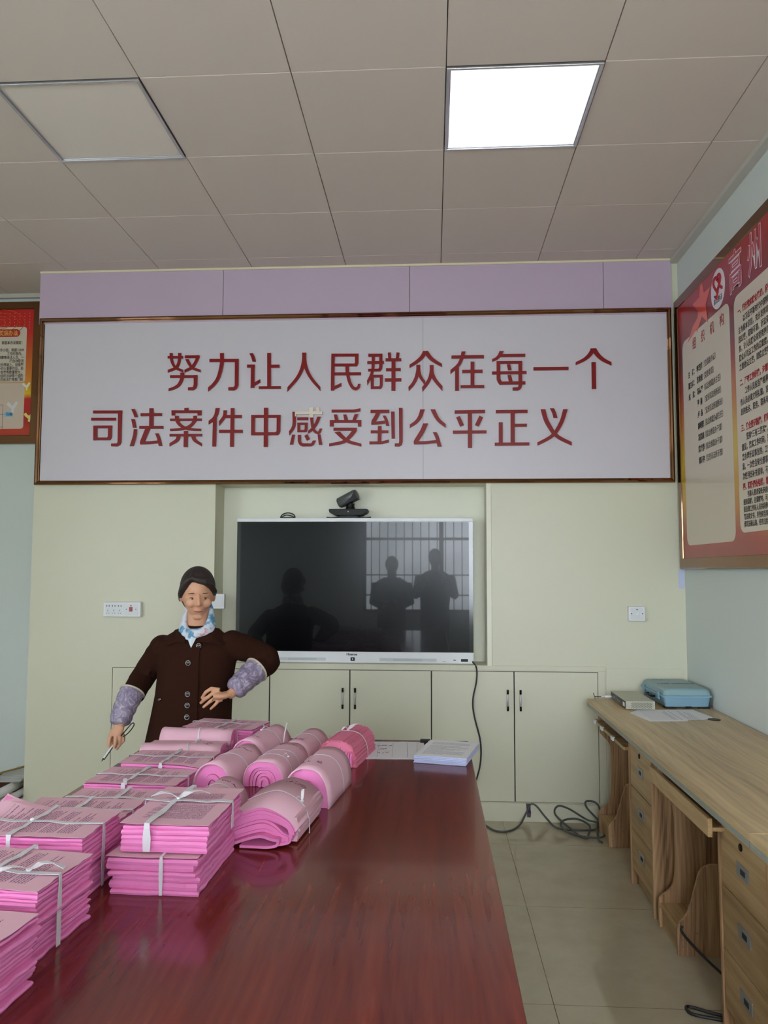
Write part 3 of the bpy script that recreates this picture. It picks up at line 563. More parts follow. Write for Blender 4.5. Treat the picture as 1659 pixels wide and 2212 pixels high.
# PTZ conference camera
t = thing('conference_camera', 'black pan-tilt conference camera on top of the screen', 'camera', (-.529, 4.985, 1.812))
b = MB(); b.prism([(-.118,.034),(-.125,.052),(-.118,.058),(.118,.058),(.125,.052),(.118,.034),(.085,.016),(-.085,.016)], -.055, .055, 'y')
b.build('base', m_blackpl, t, bevel=.004, seg=3)
b = MB(); b.prism([(-.05,.0),(-.075,.012),(-.04,.018),(.04,.018),(.075,.012),(.05,0)], -.045, .045, 'y'); b.build('clamp', m_blackpl, t, bevel=.002)
for s in (-1, 1): MB().tube([(s*.05,-.02,.004),(s*.11,-.03,.002),(s*.14,-.02,.005)], .005, 8).build('foot', m_blackpl, t, smooth=True)
MB().lathe([(.034,.056),(.030,.064),(.026,.075),(.026,.088),(.030,.094)], (.008,0,0), 24).build('neck', m_blackpl, t, smooth=True)
Mh = Matrix.Rotation(math.radians(-26), 4, 'Y') @ Matrix.Rotation(math.radians(-14), 4, 'Z')
def hx(p): return Mh @ Vector(p) + Vector((-.005,0,.128))
b = MB(); vs = []
seg = 20; prof = [(-.070,.026,.030),(-.066,.031,.034),(.05,.031,.034),(.062,.029,.032),(.066,.024,.026)]
for x, ry, rz in prof:
    for k in range(seg):
        a = 2*PI*k/seg; ca, sa = math.cos(a), math.sin(a); f = (abs(ca)**2.6+abs(sa)**2.6)**(-1/2.6)
        vs.append(hx((x, ry*f*ca, rz*f*sa)))
b.add(vs, [(i*seg+k, i*seg+(k+1)%seg, (i+1)*seg+(k+1)%seg, (i+1)*seg+k) for i in range(4) for k in range(seg)]+[tuple(range(seg))[::-1], tuple(4*seg+k for k in range(seg))])
hd = b.build('head', mat('camera_grey', rgb(88,90,90), .3), t, smooth=True)
b = MB(); vs = []
for x, ry, rz in [(-.074,.022,.026),(-.068,.028,.031)]:
    for k in range(seg):
        a = 2*PI*k/seg; ca, sa = math.cos(a), math.sin(a); f = (abs(ca)**2.6+abs(sa)**2.6)**(-1/2.6); vs.append(hx((x, ry*f*ca, rz*f*sa)))
b.add(vs, [(k, (k+1)%seg, seg+(k+1)%seg, seg+k) for k in range(seg)]+[tuple(range(seg))[::-1]]); b.build('lens_face', m_blackpl, t, smooth=False)
b = MB(); b.add([hx(p) for p in ((.02,-.036,-.03),(.062,-.036,-.03),(.066,-.036,.02),(.03,-.036,-.005),(-.04,-.036,-.028))], [(0,1,2,3),(0,3,4)]); b.add([hx(p) for p in ((.02,.03,-.036),(.064,.03,-.036),(.064,-.036,-.036),(-.045,-.036,-.036),(-.045,.03,-.036))], [(0,1,2,3,4)])
b.build('yoke_cover', m_blackpl, t)
MB().ell((0,-.056,.040), (.004,.003,.004)).build('status_light', m_whitepl, t, smooth=True)
tag(MB().tube(cr_spline([(-.97,4.985,1.818),(-.955,4.985,1.838),(-.92,4.98,1.848),(-.885,4.985,1.838),(-.875,4.99,1.818)]), .004, 8).tube(cr_spline([(-.965,4.975,1.818),(-.93,4.975,1.834),(-.89,4.98,1.826),(-.878,4.98,1.8165)]), .0035, 8).tube([(-.968,4.98,1.8165),(-.876,4.98,1.8165)], .0042, 8).build('cable_loop', m_cable, smooth=True), 'small loop of black cable lying on top of the screen at left', 'cable')

# sockets and switch on the partition
def plate(name, label, x0, x1, z0, z1, depth=.035):
    t = thing(name, label, 'socket' if 'socket' in name else 'switch', ((x0+x1)/2, YW, z0))
    MB().box(x0, x1, YW-depth, YW, z0, z1).build('back_box', m_whitepl, t, True, bevel=.004, seg=3)
    return t
t = plate('power_socket', 'wide white six-outlet wall socket with red switch, left of the person', -2.043, -1.806, 1.193, 1.284)
y = YW-.0352
MB().box(-2.028, -1.822, y-.002, y, 1.203, 1.274).build('face_plate', mat('plate_white', rgb(214,218,222), .4), t, True, bevel=.001)
hb = MB()
for cx in (-2.012, -1.975, -1.937):
    for s in (-.008, .008): hb.tube([(cx+s, y-.0025, 1.260), (cx+s, y-.001, 1.260)], .0035, 10)
    hb.box(cx-.0012, cx+.0012, y-.0027, y-.001, 1.227, 1.237)
    for s in (-1, 1): hb.add([(cx+s*.006-.001, y-.0027, 1.212), (cx+s*.006+.001, y-.0027, 1.212), (cx+s*.009+.001, y-.0027, 1.220), (cx+s*.009-.001, y-.0027, 1.220)], [(0,1,2,3)])
for sx in (-1.895, -1.835): hb.tube([(sx, y-.0027, 1.240), (sx, y-.001, 1.240)], .003, 8)
hb.build('outlet_holes', m_blackpl, t, True)
MB().box(-1.876, -1.856, y-.006, y-.001, 1.226, 1.254).build('rocker', mat('red_rocker', rgb(150,14,18), .3), t, True, bevel=.001)
MB().lathe([(.0045,0),(.0045,.003)], (-1.866, y, 1.262), 12, Matrix.Rotation(PI/2, 4, 'X')).build('indicator', MATS['red_rocker'], t, True)
t = plate('power_socket', 'white wall socket partly hidden behind the head of the person', -1.372, -1.281, 1.246, 1.337)
MB().box(-1.362, -1.291, y-.002, y, 1.256, 1.327).build('face_plate', MATS['plate_white'], t, True, bevel=.001)
t = plate('light_switch', 'single white square wall switch above the desk at right', 1.166, 1.262, 1.187, 1.274)
MB().box(1.176, 1.253, y-.002, y, 1.196, 1.265).build('face_plate', MATS['plate_white'], t, True, bevel=.001)
MB().box(1.203, 1.228, y-.006, y-.001, 1.219, 1.244).build('rocker', m_whitepl, t, True, bevel=.0015)
hb = MB()
for sx in (1.182, 1.247): hb.tube([(sx, y-.0027, 1.231), (sx, y-.001, 1.231)], .0032, 8)
hb.box(1.210, 1.220, y-.0027, y-.001, 1.253, 1.257); hb.build('screw_holes', m_blackpl, t, True)

# cables
tag(MB().tube(cr_spline([(.243,4.914,.928),(.262,4.845,.90),(.262,4.842,.823),(.240,4.845,.712),(.247,4.845,.616),(.283,4.842,.466),(.281,4.842,.330),(.246,4.845,.20),(.244,4.843,.12),(.25,4.80,.02),(.27,4.76,.007)]), .005, 8).build('power_cable', m_cable, smooth=True), 'black cable hanging from the lower right corner of the screen', 'cable')
P = [(.20,4.82,.006),(.287,4.78,.006),(.354,4.66,.006),(.43,4.66,.006),(.50,4.76,.008),(.545,4.828,.05),(.575,4.835,.105),(.61,4.83,.098),(.66,4.815,.04),(.71,4.74,.007),(.80,4.70,.007),(.93,4.72,.008),(.955,4.76,.03),(.90,4.82,.03),(.80,4.835,.085),(.735,4.835,.10),(.72,4.83,.05),(.80,4.66,.01),(.84,4.56,.008),(.87,4.62,.012),(.90,4.75,.02),(.84,4.83,.03),(.76,4.82,.02),(.74,4.72,.012),(.80,4.60,.01),(.93,4.57,.012),(.965,4.66,.02),(.95,4.75,.05),(.90,4.82,.10),(.90,4.835,.13),(.95,4.84,.125),(.975,4.82,.09),(.94,4.72,.02),(.91,4.55,.008),(.92,4.50,.008)]
tag(MB().tube(cr_spline(P, 8), .0055, 8).build('floor_cable', m_cableg, smooth=True), 'tangle of dark grey cable on the floor between cupboard and desk', 'cable')
tp = MB(); tp.band([(.563,YW-.016,.108),(.564,YW-.018,.075),(.567,YW-.016,.055),(.566,YW-.017,.030)], [.026,.024,.024,.02], (1,0,0), .002)
tag(tp.build('tape_strip', mat('purple_black_tape', rgb(44,20,52), .4)), 'short dark purple strip hanging from the cupboard bottom', 'tape')

# ================================================================== posters
def poly_fan(pts): return pts
def poster_bg(name, stops, axis='Z', z0=0, z1=1, extra=None):
    m = bpy.data.materials.new(name); m.use_nodes = True; nt = m.node_tree; p = nt.nodes['Principled BSDF']; p.inputs['Roughness'].default_value = .3
    p.inputs['Coat Weight'].default_value = .3; p.inputs['Coat Roughness'].default_value = .02
    tc = N(nt, 'ShaderNodeTexCoord'); sp = N(nt, 'ShaderNodeSeparateXYZ'); nt.links.new(tc.outputs['Object'], sp.inputs[0])
    nz = N(nt, 'ShaderNodeTexNoise'); nz.inputs['Scale'].default_value = 5; nz.inputs['Detail'].default_value = 5; nt.links.new(tc.outputs['Object'], nz.inputs['Vector'])
    mr = N(nt, 'ShaderNodeMapRange'); mr.inputs['From Min'].default_value = z0; mr.inputs['From Max'].default_value = z1; nt.links.new(sp.outputs[axis], mr.inputs['Value'])
    ad = N(nt, 'ShaderNodeMath', operation='MULTIPLY_ADD'); ad.inputs[1].default_value = .12; nt.links.new(nz.outputs['Fac'], ad.inputs[0]); nt.links.new(mr.outputs[0], ad.inputs[2])
    sb = N(nt, 'ShaderNodeMath', operation='SUBTRACT'); sb.inputs[1].default_value = .06; nt.links.new(ad.outputs[0], sb.inputs[0])
    cr = N(nt, 'ShaderNodeValToRGB'); nt.links.new(sb.outputs[0], cr.inputs[0]); el = cr.color_ramp.elements
    el[0].position = stops[0][0]; el[0].color = stops[0][1]; el[1].position = stops[-1][0]; el[1].color = stops[-1][1]
    for a, c in stops[1:-1]: e = el.new(a); e.color = c
    nt.links.new(cr.outputs[0], p.inputs['Base Color']); return m
def rrect(a0, a1, b0, b1, r, n=6):
    o = []
    for (ca, cb_, s) in ((a1-r, b1-r, 0), (a0+r, b1-r, 1), (a0+r, b0+r, 2), (a1-r, b0+r, 3)):
        for k in range(n+1): an = (s+k/n)*PI/2; o.append((ca+r*math.cos(an), cb_+r*math.sin(an)))
    return o
m_gloss_panel = mat('printed_panel', rgb(208,196,178), .35, coat=.35, coat_r=.02, var=.02, vscale=3)
# ---- right wall poster: seen at a steep angle.  plane x = 1.475
t = thing('framed_notice', 'large red framed notice in a rose-gold frame on the right wall', 'poster', (XR, 3.3, 1.497))
PX = 1.478; L0, L1, Z0, Z1 = 1.75, 4.835, 1.497, 3.128
def rw(poly, d, name, m, parent=t, th=.0006):   # polygon given as (y, z)
    b = MB(); b.prism(poly, PX-d, PX-d+th, 'x'); return b.build(name, m, parent, True)
MB().box(PX+.002, XR-.001, L0+.01, L1-.01, Z0+.01, Z1-.01).build('backing', m_black, t, True)
fr = frame_mesh(0, L1-L0, Z0, Z1, .068, 0, -.034, [(0,0),(0,.75),(.10,1),(.9,1),(.95,.85),(1,.8),(1,0)])
fr.v = [Vector((XR-.002+v.y, L1-v.x, v.z)) for v in fr.v]; fr.build('frame', m_bronze, t, True)
bgm = poster_bg('red_gold_print', [(0,rgb(140,26,20)),(.10,rgb(160,40,28)),(.2,rgb(190,120,30)),(.38,rgb(206,176,30)),(.52,rgb(190,110,34)),(.64,rgb(150,30,30)),(.74,rgb(96,12,22)),(.88,rgb(146,14,24)),(1,rgb(176,16,20))], 'Z', 0, Z1-Z0)
rw([(L0+.05,Z0+.05),(L1-.05,Z0+.05),(L1-.05,Z1-.05),(L0+.05,Z1-.05)], 0, 'print', bgm)
rw(rrect(3.955, 4.695, 1.632, 2.830, .05), .0008, 'print_panel', m_gloss_panel)
rw(rrect(2.0, 3.895, 1.668, 2.822, .05), .0008, 'print_panel', m_gloss_panel)
# star, badge, title
star = []
for k in range(10):
    a = PI/2+k*PI/5; r = .135 if k % 2 == 0 else .055; star.append((4.345-r*math.cos(a)*1.15, 2.945+r*math.sin(a)*1.2))
rw(star, .0012, 'print_star', mat('orange_red_print', rgb(226,72,40), .35, coat=.8))
rw([(4.60,2.80),(4.44,2.835),(4.37,2.86),(4.40,2.90),(4.50,2.87)], .0011, 'print_ribbon', MATS['orange_red_print'])
bd = rw([(4.098+.100*math.cos(2*PI*k/32), 2.944+.104*math.sin(2*PI*k/32)) for k in range(32)], .0014, 'badge', mat('badge_white', rgb(226,226,232), .35, coat=.8))
def heart(cx, cz, s, n=24):
    o = []
    for k in range(n):
        a = 2*PI*k/n; x = 16*math.sin(a)**3; z = 13*math.cos(a)-5*math.cos(2*a)-2*math.cos(3*a)-math.cos(4*a); o.append((cx-x*s/16, cz+z*s/16))
    return o
hm = MB(); hp = heart(4.10, 2.975, .050)+[heart(4.10, 2.975, .050)[0]]
hm.tube([(PX-.003, y, z) for y, z in hp], .0075, 6); hm.prism(heart(4.085, 2.985, .020), PX-.0026, PX-.0018, 'x'); hm.tube([(PX-.003, 4.075, 2.955), (PX-.003, 4.03, 2.925)], .008, 6); hm.tube([(PX-.003, 4.135, 2.915), (PX-.003, 4.11, 2.895), (PX-.003, 4.09, 2.93)], .007, 6)
hm.build('badge_heart', m_redtext, t, True)
Mt = Matrix.Translation(-t.location)
put_text('badge_writing', '彩心惠法', .036, m_text, t, Mt @ M_right(PX-.0022, 4.160, 2.875), sx=.85)
def outlined(ch, y, z, size, sx):
    put_text('title_outline', ch, size, mat('title_white', rgb(230,230,236), .35, coat=.8), t, Mt @ M_right(PX-.0016, y, z), offset=size*.024, sx=sx)
    put_text('title_character', ch, size, mat('title_red', rgb(186,22,56), .35, coat=.8), t, Mt @ M_right(PX-.0024, y, z), offset=size*.004, sx=sx)
outlined('高', 3.945, 2.872, .215, .80); outlined('州', 3.712, 2.872, .215, .80); outlined('市', 3.47, 2.872, .215, .80); outlined('人', 3.23, 2.872, .215, .80)
for i, ch in enumerate('组织机构'): put_text('heading', ch, .072, m_redtext, t, Mt @ M_right(PX-.0018, 4.515-i*.142, 2.742), sx=.9)
rows = [(4.565,'主    任：','李艺超','（党委副书记）'),(4.565,'副主任：','苏肯权','（党委委员）'),(4.565,'成    员：','冯德平','（综治维稳办主任）'),(4.43,'','罗  丽','（宝光司法所所长）'),(4.43,'','卢  岳','（宝光司法所副所长）'),(4.43,'','高明锐','（综治维稳办副主任）'),(4.43,'','冯景焱','（综治维稳办干部）'),(4.43,'','陈炫烨','（综治维稳办干部）'),(4.43,'','黄环宇','（宝光司法所干部）')]
for i, (yy, a, nme, c) in enumerate(rows):
    z = 2.596-i*.0645
    if a: put_text('list_row', a, .040, m_text, t, Mt @ M_right(PX-.0018, 4.60, z), offset=.0009, sx=.80)
    put_text('list_row', nme, .040, m_text, t, Mt @ M_right(PX-.0018, 4.455, z), offset=.0012, sx=.80)
    put_text('list_row', c, .040, mat('grey_print', rgb(60,56,54), .5), t, Mt @ M_right(PX-.0018, 4.36, z), sx=.80 if len(c) < 10 else .76)
body = [(1,2.735,'一、践行党的群众路线，提供优质服务'),(0,2.685,'　　以习近平新时代中国特色社会主义思想'),(0,2.640,'主为根本宗旨，充分发挥司法建设的作用'),(0,2.595,'因公案，初始不清，诉讼调解的工作'),(0,2.550,'务，让人民群众享受到更便捷的服务'),(0,2.505,'群众对司法工作的满意度，推进诉讼'),(0,2.460,'之重依法立案，网络立案等服务'),
 (1,2.385,'二、严守工作纪律，注重司法形象'),(0,2.337,'　　工作人员应当严格遵守工作纪律'),(0,2.290,'作人员必须文明礼貌，言行得当'),(0,2.243,'员的姓名、职务、联系电话，公开'),
 (1,2.165,'三、健全登记制度，规范接待工作'),(0,2.118,'　　坚持“三有三落实”，'),(0,2.072,'意见，落实工作时间，落实责任'),(0,2.026,'来办理诉讼事宜的，工作人员'),(0,1.980,'意，一次性告知全部事项，'),(0,1.934,'次性列出补充清单，不得以'),
 (1,1.885,'四、积极调处纠纷，着力化解'),(0,1.848,'　　当事人要求调处矛盾纠纷'),(0,1.813,'组织调解，在调解时，可'),(0,1.778,'委法律工作站人员共同参与'),(0,1.743,'写法律文书，并告知当事人'),(0,1.708,'请司法确认的，经市法院')]
for r_, z, s in body: put_text('notice_row', s, .036 if z > 1.88 else .031, m_redtext if r_ else MATS['grey_print'], t, Mt @ M_right(PX-.0018, 3.845, z-.012), offset=.0012 if r_ else .0006, sx=.80)

# ---- left poster on the far wall
t = thing('framed_notice', 'red and gold framed notice on the far left wall', 'poster', (-3.1, YB, 2.346))
LX0, LX1, LZ0, LZ1 = -3.75, -2.705, 2.346, 3.348
MB().box(LX0+.01, LX1-.01, YB-.03, YB-.001, LZ0+.01, LZ1-.01).build('backing', m_black, t, True)
frame_mesh(LX0, LX1, LZ0, LZ1, .06, YB-.001, YB-.045, [(0,0),(0,.75),(.10,1),(.9,1),(.95,.85),(1,.8),(1,0)]).build('frame', m_bronze, t, True)
bg2 = poster_bg('red_sunset_print', [(0,rgb(150,18,20)),(.1,rgb(190,60,30)),(.16,rgb(168,22,22)),(.30,rgb(190,26,22)),(.34,rgb(226,190,20)),(.42,rgb(214,140,40)),(.62,rgb(196,90,36)),(.78,rgb(196,30,26)),(1,rgb(200,18,26))], 'Z', 0, 1.0)
PY = YB-.036
def fw_(poly, d, name, m, th=.0006, parent=t):
    b = MB(); b.prism(poly, PY-d, PY-d+th, 'y'); return b.build(name, m, parent, True)
fw_([(LX0+.05,LZ0+.05),(LX1-.05,LZ0+.05),(LX1-.05,LZ1-.05),(LX0+.05,LZ1-.05)], 0, 'print', bg2)
fw_(rrect(-3.65, -2.810, 2.775, 3.165, .02), .0008, 'print_panel', m_gloss_panel)
fw_(rrect(-3.65, -2.812, 2.450, 2.770, .02), .0008, 'print_panel', mat('printed_panel_peach', rgb(206,186,168), .35, coat=.35, coat_r=.02, var=.1, vscale=4))
fw_(rrect(-3.5, -2.857, 3.096, 3.150, .026), .0012, 'pill', mat('pill_red', rgb(176,18,26), .4, coat=.8))
Mt2 = Matrix.Translation(-t.location); m_gold_print = mat('gold_print', rgb(226,170,80), .4)
put_text('pill_writing', '诉前调解活动奖惩办法', .040, m_gold_print, t, Mt2 @ M_front(-2.872, PY-.0018, 3.108), offset=.0008, align='RIGHT', sx=.85)
for i, s in enumerate(['根据本办法规定：','','工作小组，根据12309','工作时限内。','者每案或者打击违章等违法人员，一','律自动取消','《办法》等有关规定的基础上，加强案','件人民法院以外价值重要作出，由','件人民法院以来收案等数量较大，','在全系统案件内组织活动等个或的','和司法调解活动，应由法律等部门核']):
    put_text('notice_row', s, .026, m_text, t, Mt2 @ M_front(-2.825, PY-.0018, 3.045-i*.026), align='RIGHT', sx=.78, offset=.0003)
for cx, cz, s in ((-3.02, 3.205, .05), (-3.02, 3.205, .085), (-3.02, 3.205, .13), (-3.02,3.205,.175)):
    mb = MB(); mb.tube([(cx+s*1.1*math.cos(a*PI/24), PY-.001, cz+s*.55*math.sin(a*PI/24)-.008) for a in range(-3, 48)], .0045, 4, flat=.3); mb.build('print_arc', mat('gold_arc', rgb(196,130,50), .5), t, True)
db = MB()
for i in range(10):
    for j in range(6): db.box(-2.792-i*.036-.002, -2.792-i*.036+.002, PY-.001, PY-.0004, 3.262-j*.021-.002, 3.262-j*.021+.002)
db.build('print_dots', mat('dot_pink', rgb(226,190,180), .5), t, True)
def dove(cx, cz, s, m):
    pts = [(-1,.6),(-.6,.9),(-.1,.35),(.1,.3),(.6,1),(.95,.8),(.65,.1),(.35,-.25),(.25,-.95),(-.15,-.8),(-.05,-.35),(-.35,-.1),(-.75,.2)]
    fw_([(cx+x*s, cz+z*s) for x, z in pts], .0016, 'print_dove', m)
dove(-2.895, 2.60, .042, mat('dove_pale', rgb(216,212,212), .5)); dove(-2.775, 2.530, .036, mat('dove_gold', rgb(226,214,120), .5)); dove(-2.80, 2.745, .03, mat('dove_cream', rgb(232,226,200), .5))
for x0, z0, s in ((-3.13, 2.600, '受理'), (-2.945, 2.536, '归档')):
    fw_([(x0,z0),(x0+.056,z0),(x0+.056,z0+.033),(x0,z0+.033)], .0014, 'flow_box', mat('flow_blue', rgb(120,186,226), .4)); put_text('flow_writing', s, .022, m_text, t, Mt2 @ M_front(x0+.010, PY-.0026, z0+.007), offset=.0003)
fl_ = MB(); 
for (a, b_, c, d) in ((-3.06,-2.96,2.616,2.618),(-2.962,-2.960,2.450,2.618),(-3.06,-2.945,2.551,2.553),(-3.06,-2.96,2.462,2.464)): fl_.box(a, b_, PY-.0016, PY-.001, c, d)
fl_.build('flow_lines', m_text, t, True)

# ================================================================== conference table
TX0, TX1, TY0, TY1, TZ = -1.20, .153, .10, 3.50, .750
t = thing('conference_table', 'long dark red mahogany table covered with pink bundles', 'table', ((TX0+TX1)/2, 1.8, 0))
MB().box(TX0, TX1, TY0, TY1, TZ-.028, TZ).build('tabletop', m_table, t, True, bevel=.003, seg=3)
MB().box(TX0+.03, TX1-.03, TY0+.03, TY1-.03, TZ-.10, TZ-.0285).build('apron', m_tabledge, t, True, bevel=.003)
for y in (.45, 1.75, 3.05):
    MB().box(TX0+.22, TX1-.25, y-.03, y+.03, 0, TZ-.1005).build('leg_panel', m_tabledge, t, True, bevel=.004)
MB().box((TX0+TX1)/2-.02, (TX0+TX1)/2+.02, .482, 3.018, .25, .55).build('modesty_panel', m_tabledge, t, True, bevel=.002)

# ---- pink bundles
def slab(mb, w, d, z0, z1, rr, warp=0, ox=0, oy=0, rot=0, nx=10, ny=7, curl=None, edge=.0020, jag=.0026):
    """one wad of sheets: a thin cushion with slightly uneven edges"""
    ca, sa = math.cos(rot), math.sin(rot); ph = rr.uniform(0, 6); jl = [rr.uniform(-jag, jag) for _ in range(4*(nx+ny))]
    def zz(x, y):
        q = warp*(.5*math.sin(x/w*5+ph)+.5*math.cos(y/d*4+ph*.7))
        if curl:
            cx_, cy_, am, rad = curl; dd = math.hypot((x/w-cx_), (y/d-cy_)); q += am*max(0, 1-dd/rad)**2
        return q
    G = []
    for k, (z, ins) in enumerate(((z0, edge), ((z0+z1)/2, 0), (z1, edge))):
        ring = []
        for j in range(ny+1):
            for i in range(nx+1):
                x = (i/nx-.5)*w; y = (j/ny-.5)*d
                bx = (i in (0, nx)); by = (j in (0, ny))
                if bx: x -= math.copysign(ins, x); x += jl[j]
                if by: y -= math.copysign(ins, y); y += jl[2*ny+i]
                ring.append((ox+x*ca-y*sa, oy+x*sa+y*ca, z+zz(x, y)))
        G.append(ring)
    n1 = (nx+1)*(ny+1); vs = G[0]+G[1]+G[2]; fs = []
    for j in range(ny):
        for i in range(nx):
            a = j*(nx+1)+i; fs.append((a, a+nx+1, a+nx+2, a+1)); b = a+2*n1; fs.append((b, b+1, b+nx+2, b+nx+1))
    per = [i for i in range(nx+1)]+[j*(nx+1)+nx for j in range(1, ny+1)]+[ny*(nx+1)+i for i in range(nx-1, -1, -1)]+[j*(nx+1) for j in range(ny-1, 0, -1)]
    for L in (0, 1):
        for k in range(len(per)):
            a, b = per[k], per[(k+1) % len(per)]; fs.append((a+L*n1, b+L*n1, b+(L+1)*n1, a+(L+1)*n1))
    mb.add(vs, fs)
def strap(parent, axis, c, half, z0, z1, wd, slant=0, name='ribbon', seedv=0):
    """ribbon tied round a bundle; axis = direction the ribbon runs"""
    g = .0022; a = half+g; rr = random.Random(seedv); P = []
    n = 7
    for i in range(n+1): u = -a+2*a*i/n; P.append((u, c+slant*u, z1+g+(.002*math.sin(i*2.1))))
    P += [(a+.001, c+slant*a, z1-.01), (a, c+slant*a, (z0+z1)/2), (a, c+slant*a, z0+.004)]
    P = [(-a, c-slant*a, z0+.004), (-a, c-slant*a, (z0+z1)/2), (-a-.001, c-slant*a, z1-.01)]+P
    if axis == 'x': path = [(u, v, z) for u, v, z in P]; wdv = (slant*-1, 1, 0)
    else: path = [(v, u, z) for u, v, z in P]; wdv = (1, -slant, 0)
    ws = [wd*(1+.25*math.sin(i*1.7+seedv)) for i in range(len(path))]
    return MB().band(path, ws, wdv, .0011).build(name, m_ribbon, parent)
def tails(parent, p, dirs):
    b = MB()
    b.ell((p[0], p[1], p[2]+.003), (.006, .005, .004), None, 10, 6)
    for (dx, dy, dz, wd) in dirs:
        q = Vector(p)+Vector((0,0,.004)); path = [q+Vector((dx,dy,0))*s+Vector((0,0,dz*s+.012*math.sin(s*PI))) for s in (0,.2,.45,.7,1)]
        sd = Vector((-dy, dx, 0)).normalized()
        b.band(path, [wd*.5, wd, wd, wd*.9, wd*.8], [sd, sd+Vector((0,0,.4)), sd, sd+Vector((0,0,-.3)), sd], .001)
    return b.build('ribbon_knot', m_ribbon, parent, smooth=False)
def scribble(parent, f, s0, rr, n=4, size=.016, name='handwriting'):
    """handwritten marks; f(u, v) -> point on the surface"""
    b = MB(); u0, v0 = s0
    for k in range(n):
        cu = u0+k*size*1.15
        for st in range(3):
            a = rr.uniform(0, PI); pts = []
            x = cu+rr.uniform(-.4, .4)*size; y = v0+rr.uniform(-.4, .4)*size
            for i in range(4): pts.append(f(x, y)); x += math.cos(a)*size*.28; y += math.sin(a)*size*.28; a += rr.uniform(-.9, .9)
            b.tube(pts, .0006, 4)
    return b.build(name, m_ink, parent)
GRP_F = 'flat tied bundles of pink sheets on the table'; GRP_R = 'folded and tied bundles of pink sheets on the table'
def flat_bundle(label, x, y, w, d, h, rz=0, z0=TZ, n=None, seed=0, prt=None, straps=(('x',0),('y',0)), sw=.012, knot=None, tail=(), jx=.006, curl=None, deep=False, warp=.0015, skew=(0,0)):
    t = thing('paper_bundle', label, 'bundle', (x, y, z0), rz, GRP_F); rr = random.Random(seed)
    n = n or max(3, round(h/.011)); cuts = [rr.uniform(.6, 1.4) for _ in range(n)]; S = sum(cuts); z = .0006; mb = MB()
    for i in range(n):
        th = (h-.0016)*cuts[i]/S; z1 = z+th; f = i/(n-1)
        if i == n-1: z1 -= .0012
        slab(mb, w-rr.uniform(0, .009), d-rr.uniform(0, .009), z, z1-.0007, rr, warp*f, rr.uniform(-jx, jx)+skew[0]*f, rr.uniform(-jx, jx)*.7+skew[1]*f, rr.uniform(-.018, .018), curl=(curl[0], curl[1], curl[2]*f**4, curl[3]) if curl else None)
        z = z1
    mb.build('sheets', m_pinkdeep if deep else m_pinkedge_bounce, t)
    c = MB(); slab(c, w+.002, d+.002, h+.0012, h+.0020, random.Random(seed+1), warp, skew[0], skew[1], 0, curl=(curl[0], curl[1], curl[2], curl[3]) if curl else None, edge=.0002, nx=12, ny=10)
    c.build('top_sheet', prt or m_printX, t)
    for i, (ax, cc) in enumerate(straps): strap(t, ax, cc, (w if ax == 'x' else d)/2+.004, 0, h+.002+warp*.9, sw, R.uniform(-.03, .03), seedv=seed+i)
    if knot is not None: tails(t, (knot[0], knot[1], h+.006), tail)
    return t
# left column from the near end
flat_bundle('tall flat pink bundle nearest the camera at the left frame edge', -.865, 1.340, .297, .205, .120, -.10, n=12, seed=11, straps=(('x',-.035),), jx=.009, skew=(.0,.0), prt=m_printX, sw=.010)
flat_bundle('tallest flat pink bundle, second from the camera, ribbon tail on its corner', -.882, 1.608, .297, .205, .133, -.10, n=15, seed=12, straps=(('x',-.03),('y',.01)), knot=(.085,-.03), tail=((.07,.012,.004,.018),(-.05,-.05,.002,.014)), jx=.006, skew=(.004,-.006))
flat_bundle('flat pink bundle with a lifted far-left corner, third from the camera', -.925, 1.872, .302, .208, .138, -.03, n=13, seed=13, straps=(('x',-.01),('y',-.02)), knot=(-.02,-.01), tail=(), curl=(-.5,.5,.034,.55), jx=.005, skew=(.0,.0))
flat_bundle('flat pink bundle behind the lifted-corner bundle, mostly hidden', -.945, 2.098, .297, .205, .098, -.02, n=7, seed=14, jx=.004)
flat_bundle('low flat pink bundle left of the big portrait double stack', -.925, 2.322, .297, .205, .064, .0, n=5, seed=15, jx=.004)
flat_bundle('flat pink bundle with white knot on its near edge, middle of left column', -.968, 2.642, .306, .205, .048, -.06, n=5, seed=16, straps=(('x',.0),('y',-.02)), knot=(-.02,-.092), tail=((.01,-.015,-.01,.012),), jx=.004)
flat_bundle('flat pink bundle whose right corner droops, below the small roll', -.945, 2.866, .304, .205, .058, -.03, n=5, seed=17, curl=(.5,-.5,-.012,.5), jx=.006)
# the double stack with portrait sheets
flat_bundle('lower of the two portrait pink bundles in the double stack', -.632, 1.962, .300, .212, .083, PI/2-.03, n=6, seed=18, prt=m_printY, straps=(('x',-.02),), jx=.007, sw=.008)
flat_bundle('upper of the two portrait pink bundles, large white ribbon knot', -.612, 1.978, .305, .208, .062, PI/2-.02, z0=TZ+.090, n=5, seed=19, prt=m_printY, straps=(('x',.035),('y',.025)), sw=.016, knot=(.03,.03), tail=((.035,-.07,.004,.020),(.0,.07,.003,.016)), jx=.005)
flat_bundle('narrow pink bundle of folded sheets in front of the far rolled fold', -.965, 3.139, .298, .066, .052, -.02, n=8, seed=20, straps=(('y',.03),), prt=m_pink, jx=.003)
flat_bundle('farthest flat pink bundle, in front of the standing person', -.885, 3.415, .315, .190, .072, -.20, n=6, seed=21, straps=(('x',.01),('y',.0)), jx=.004)

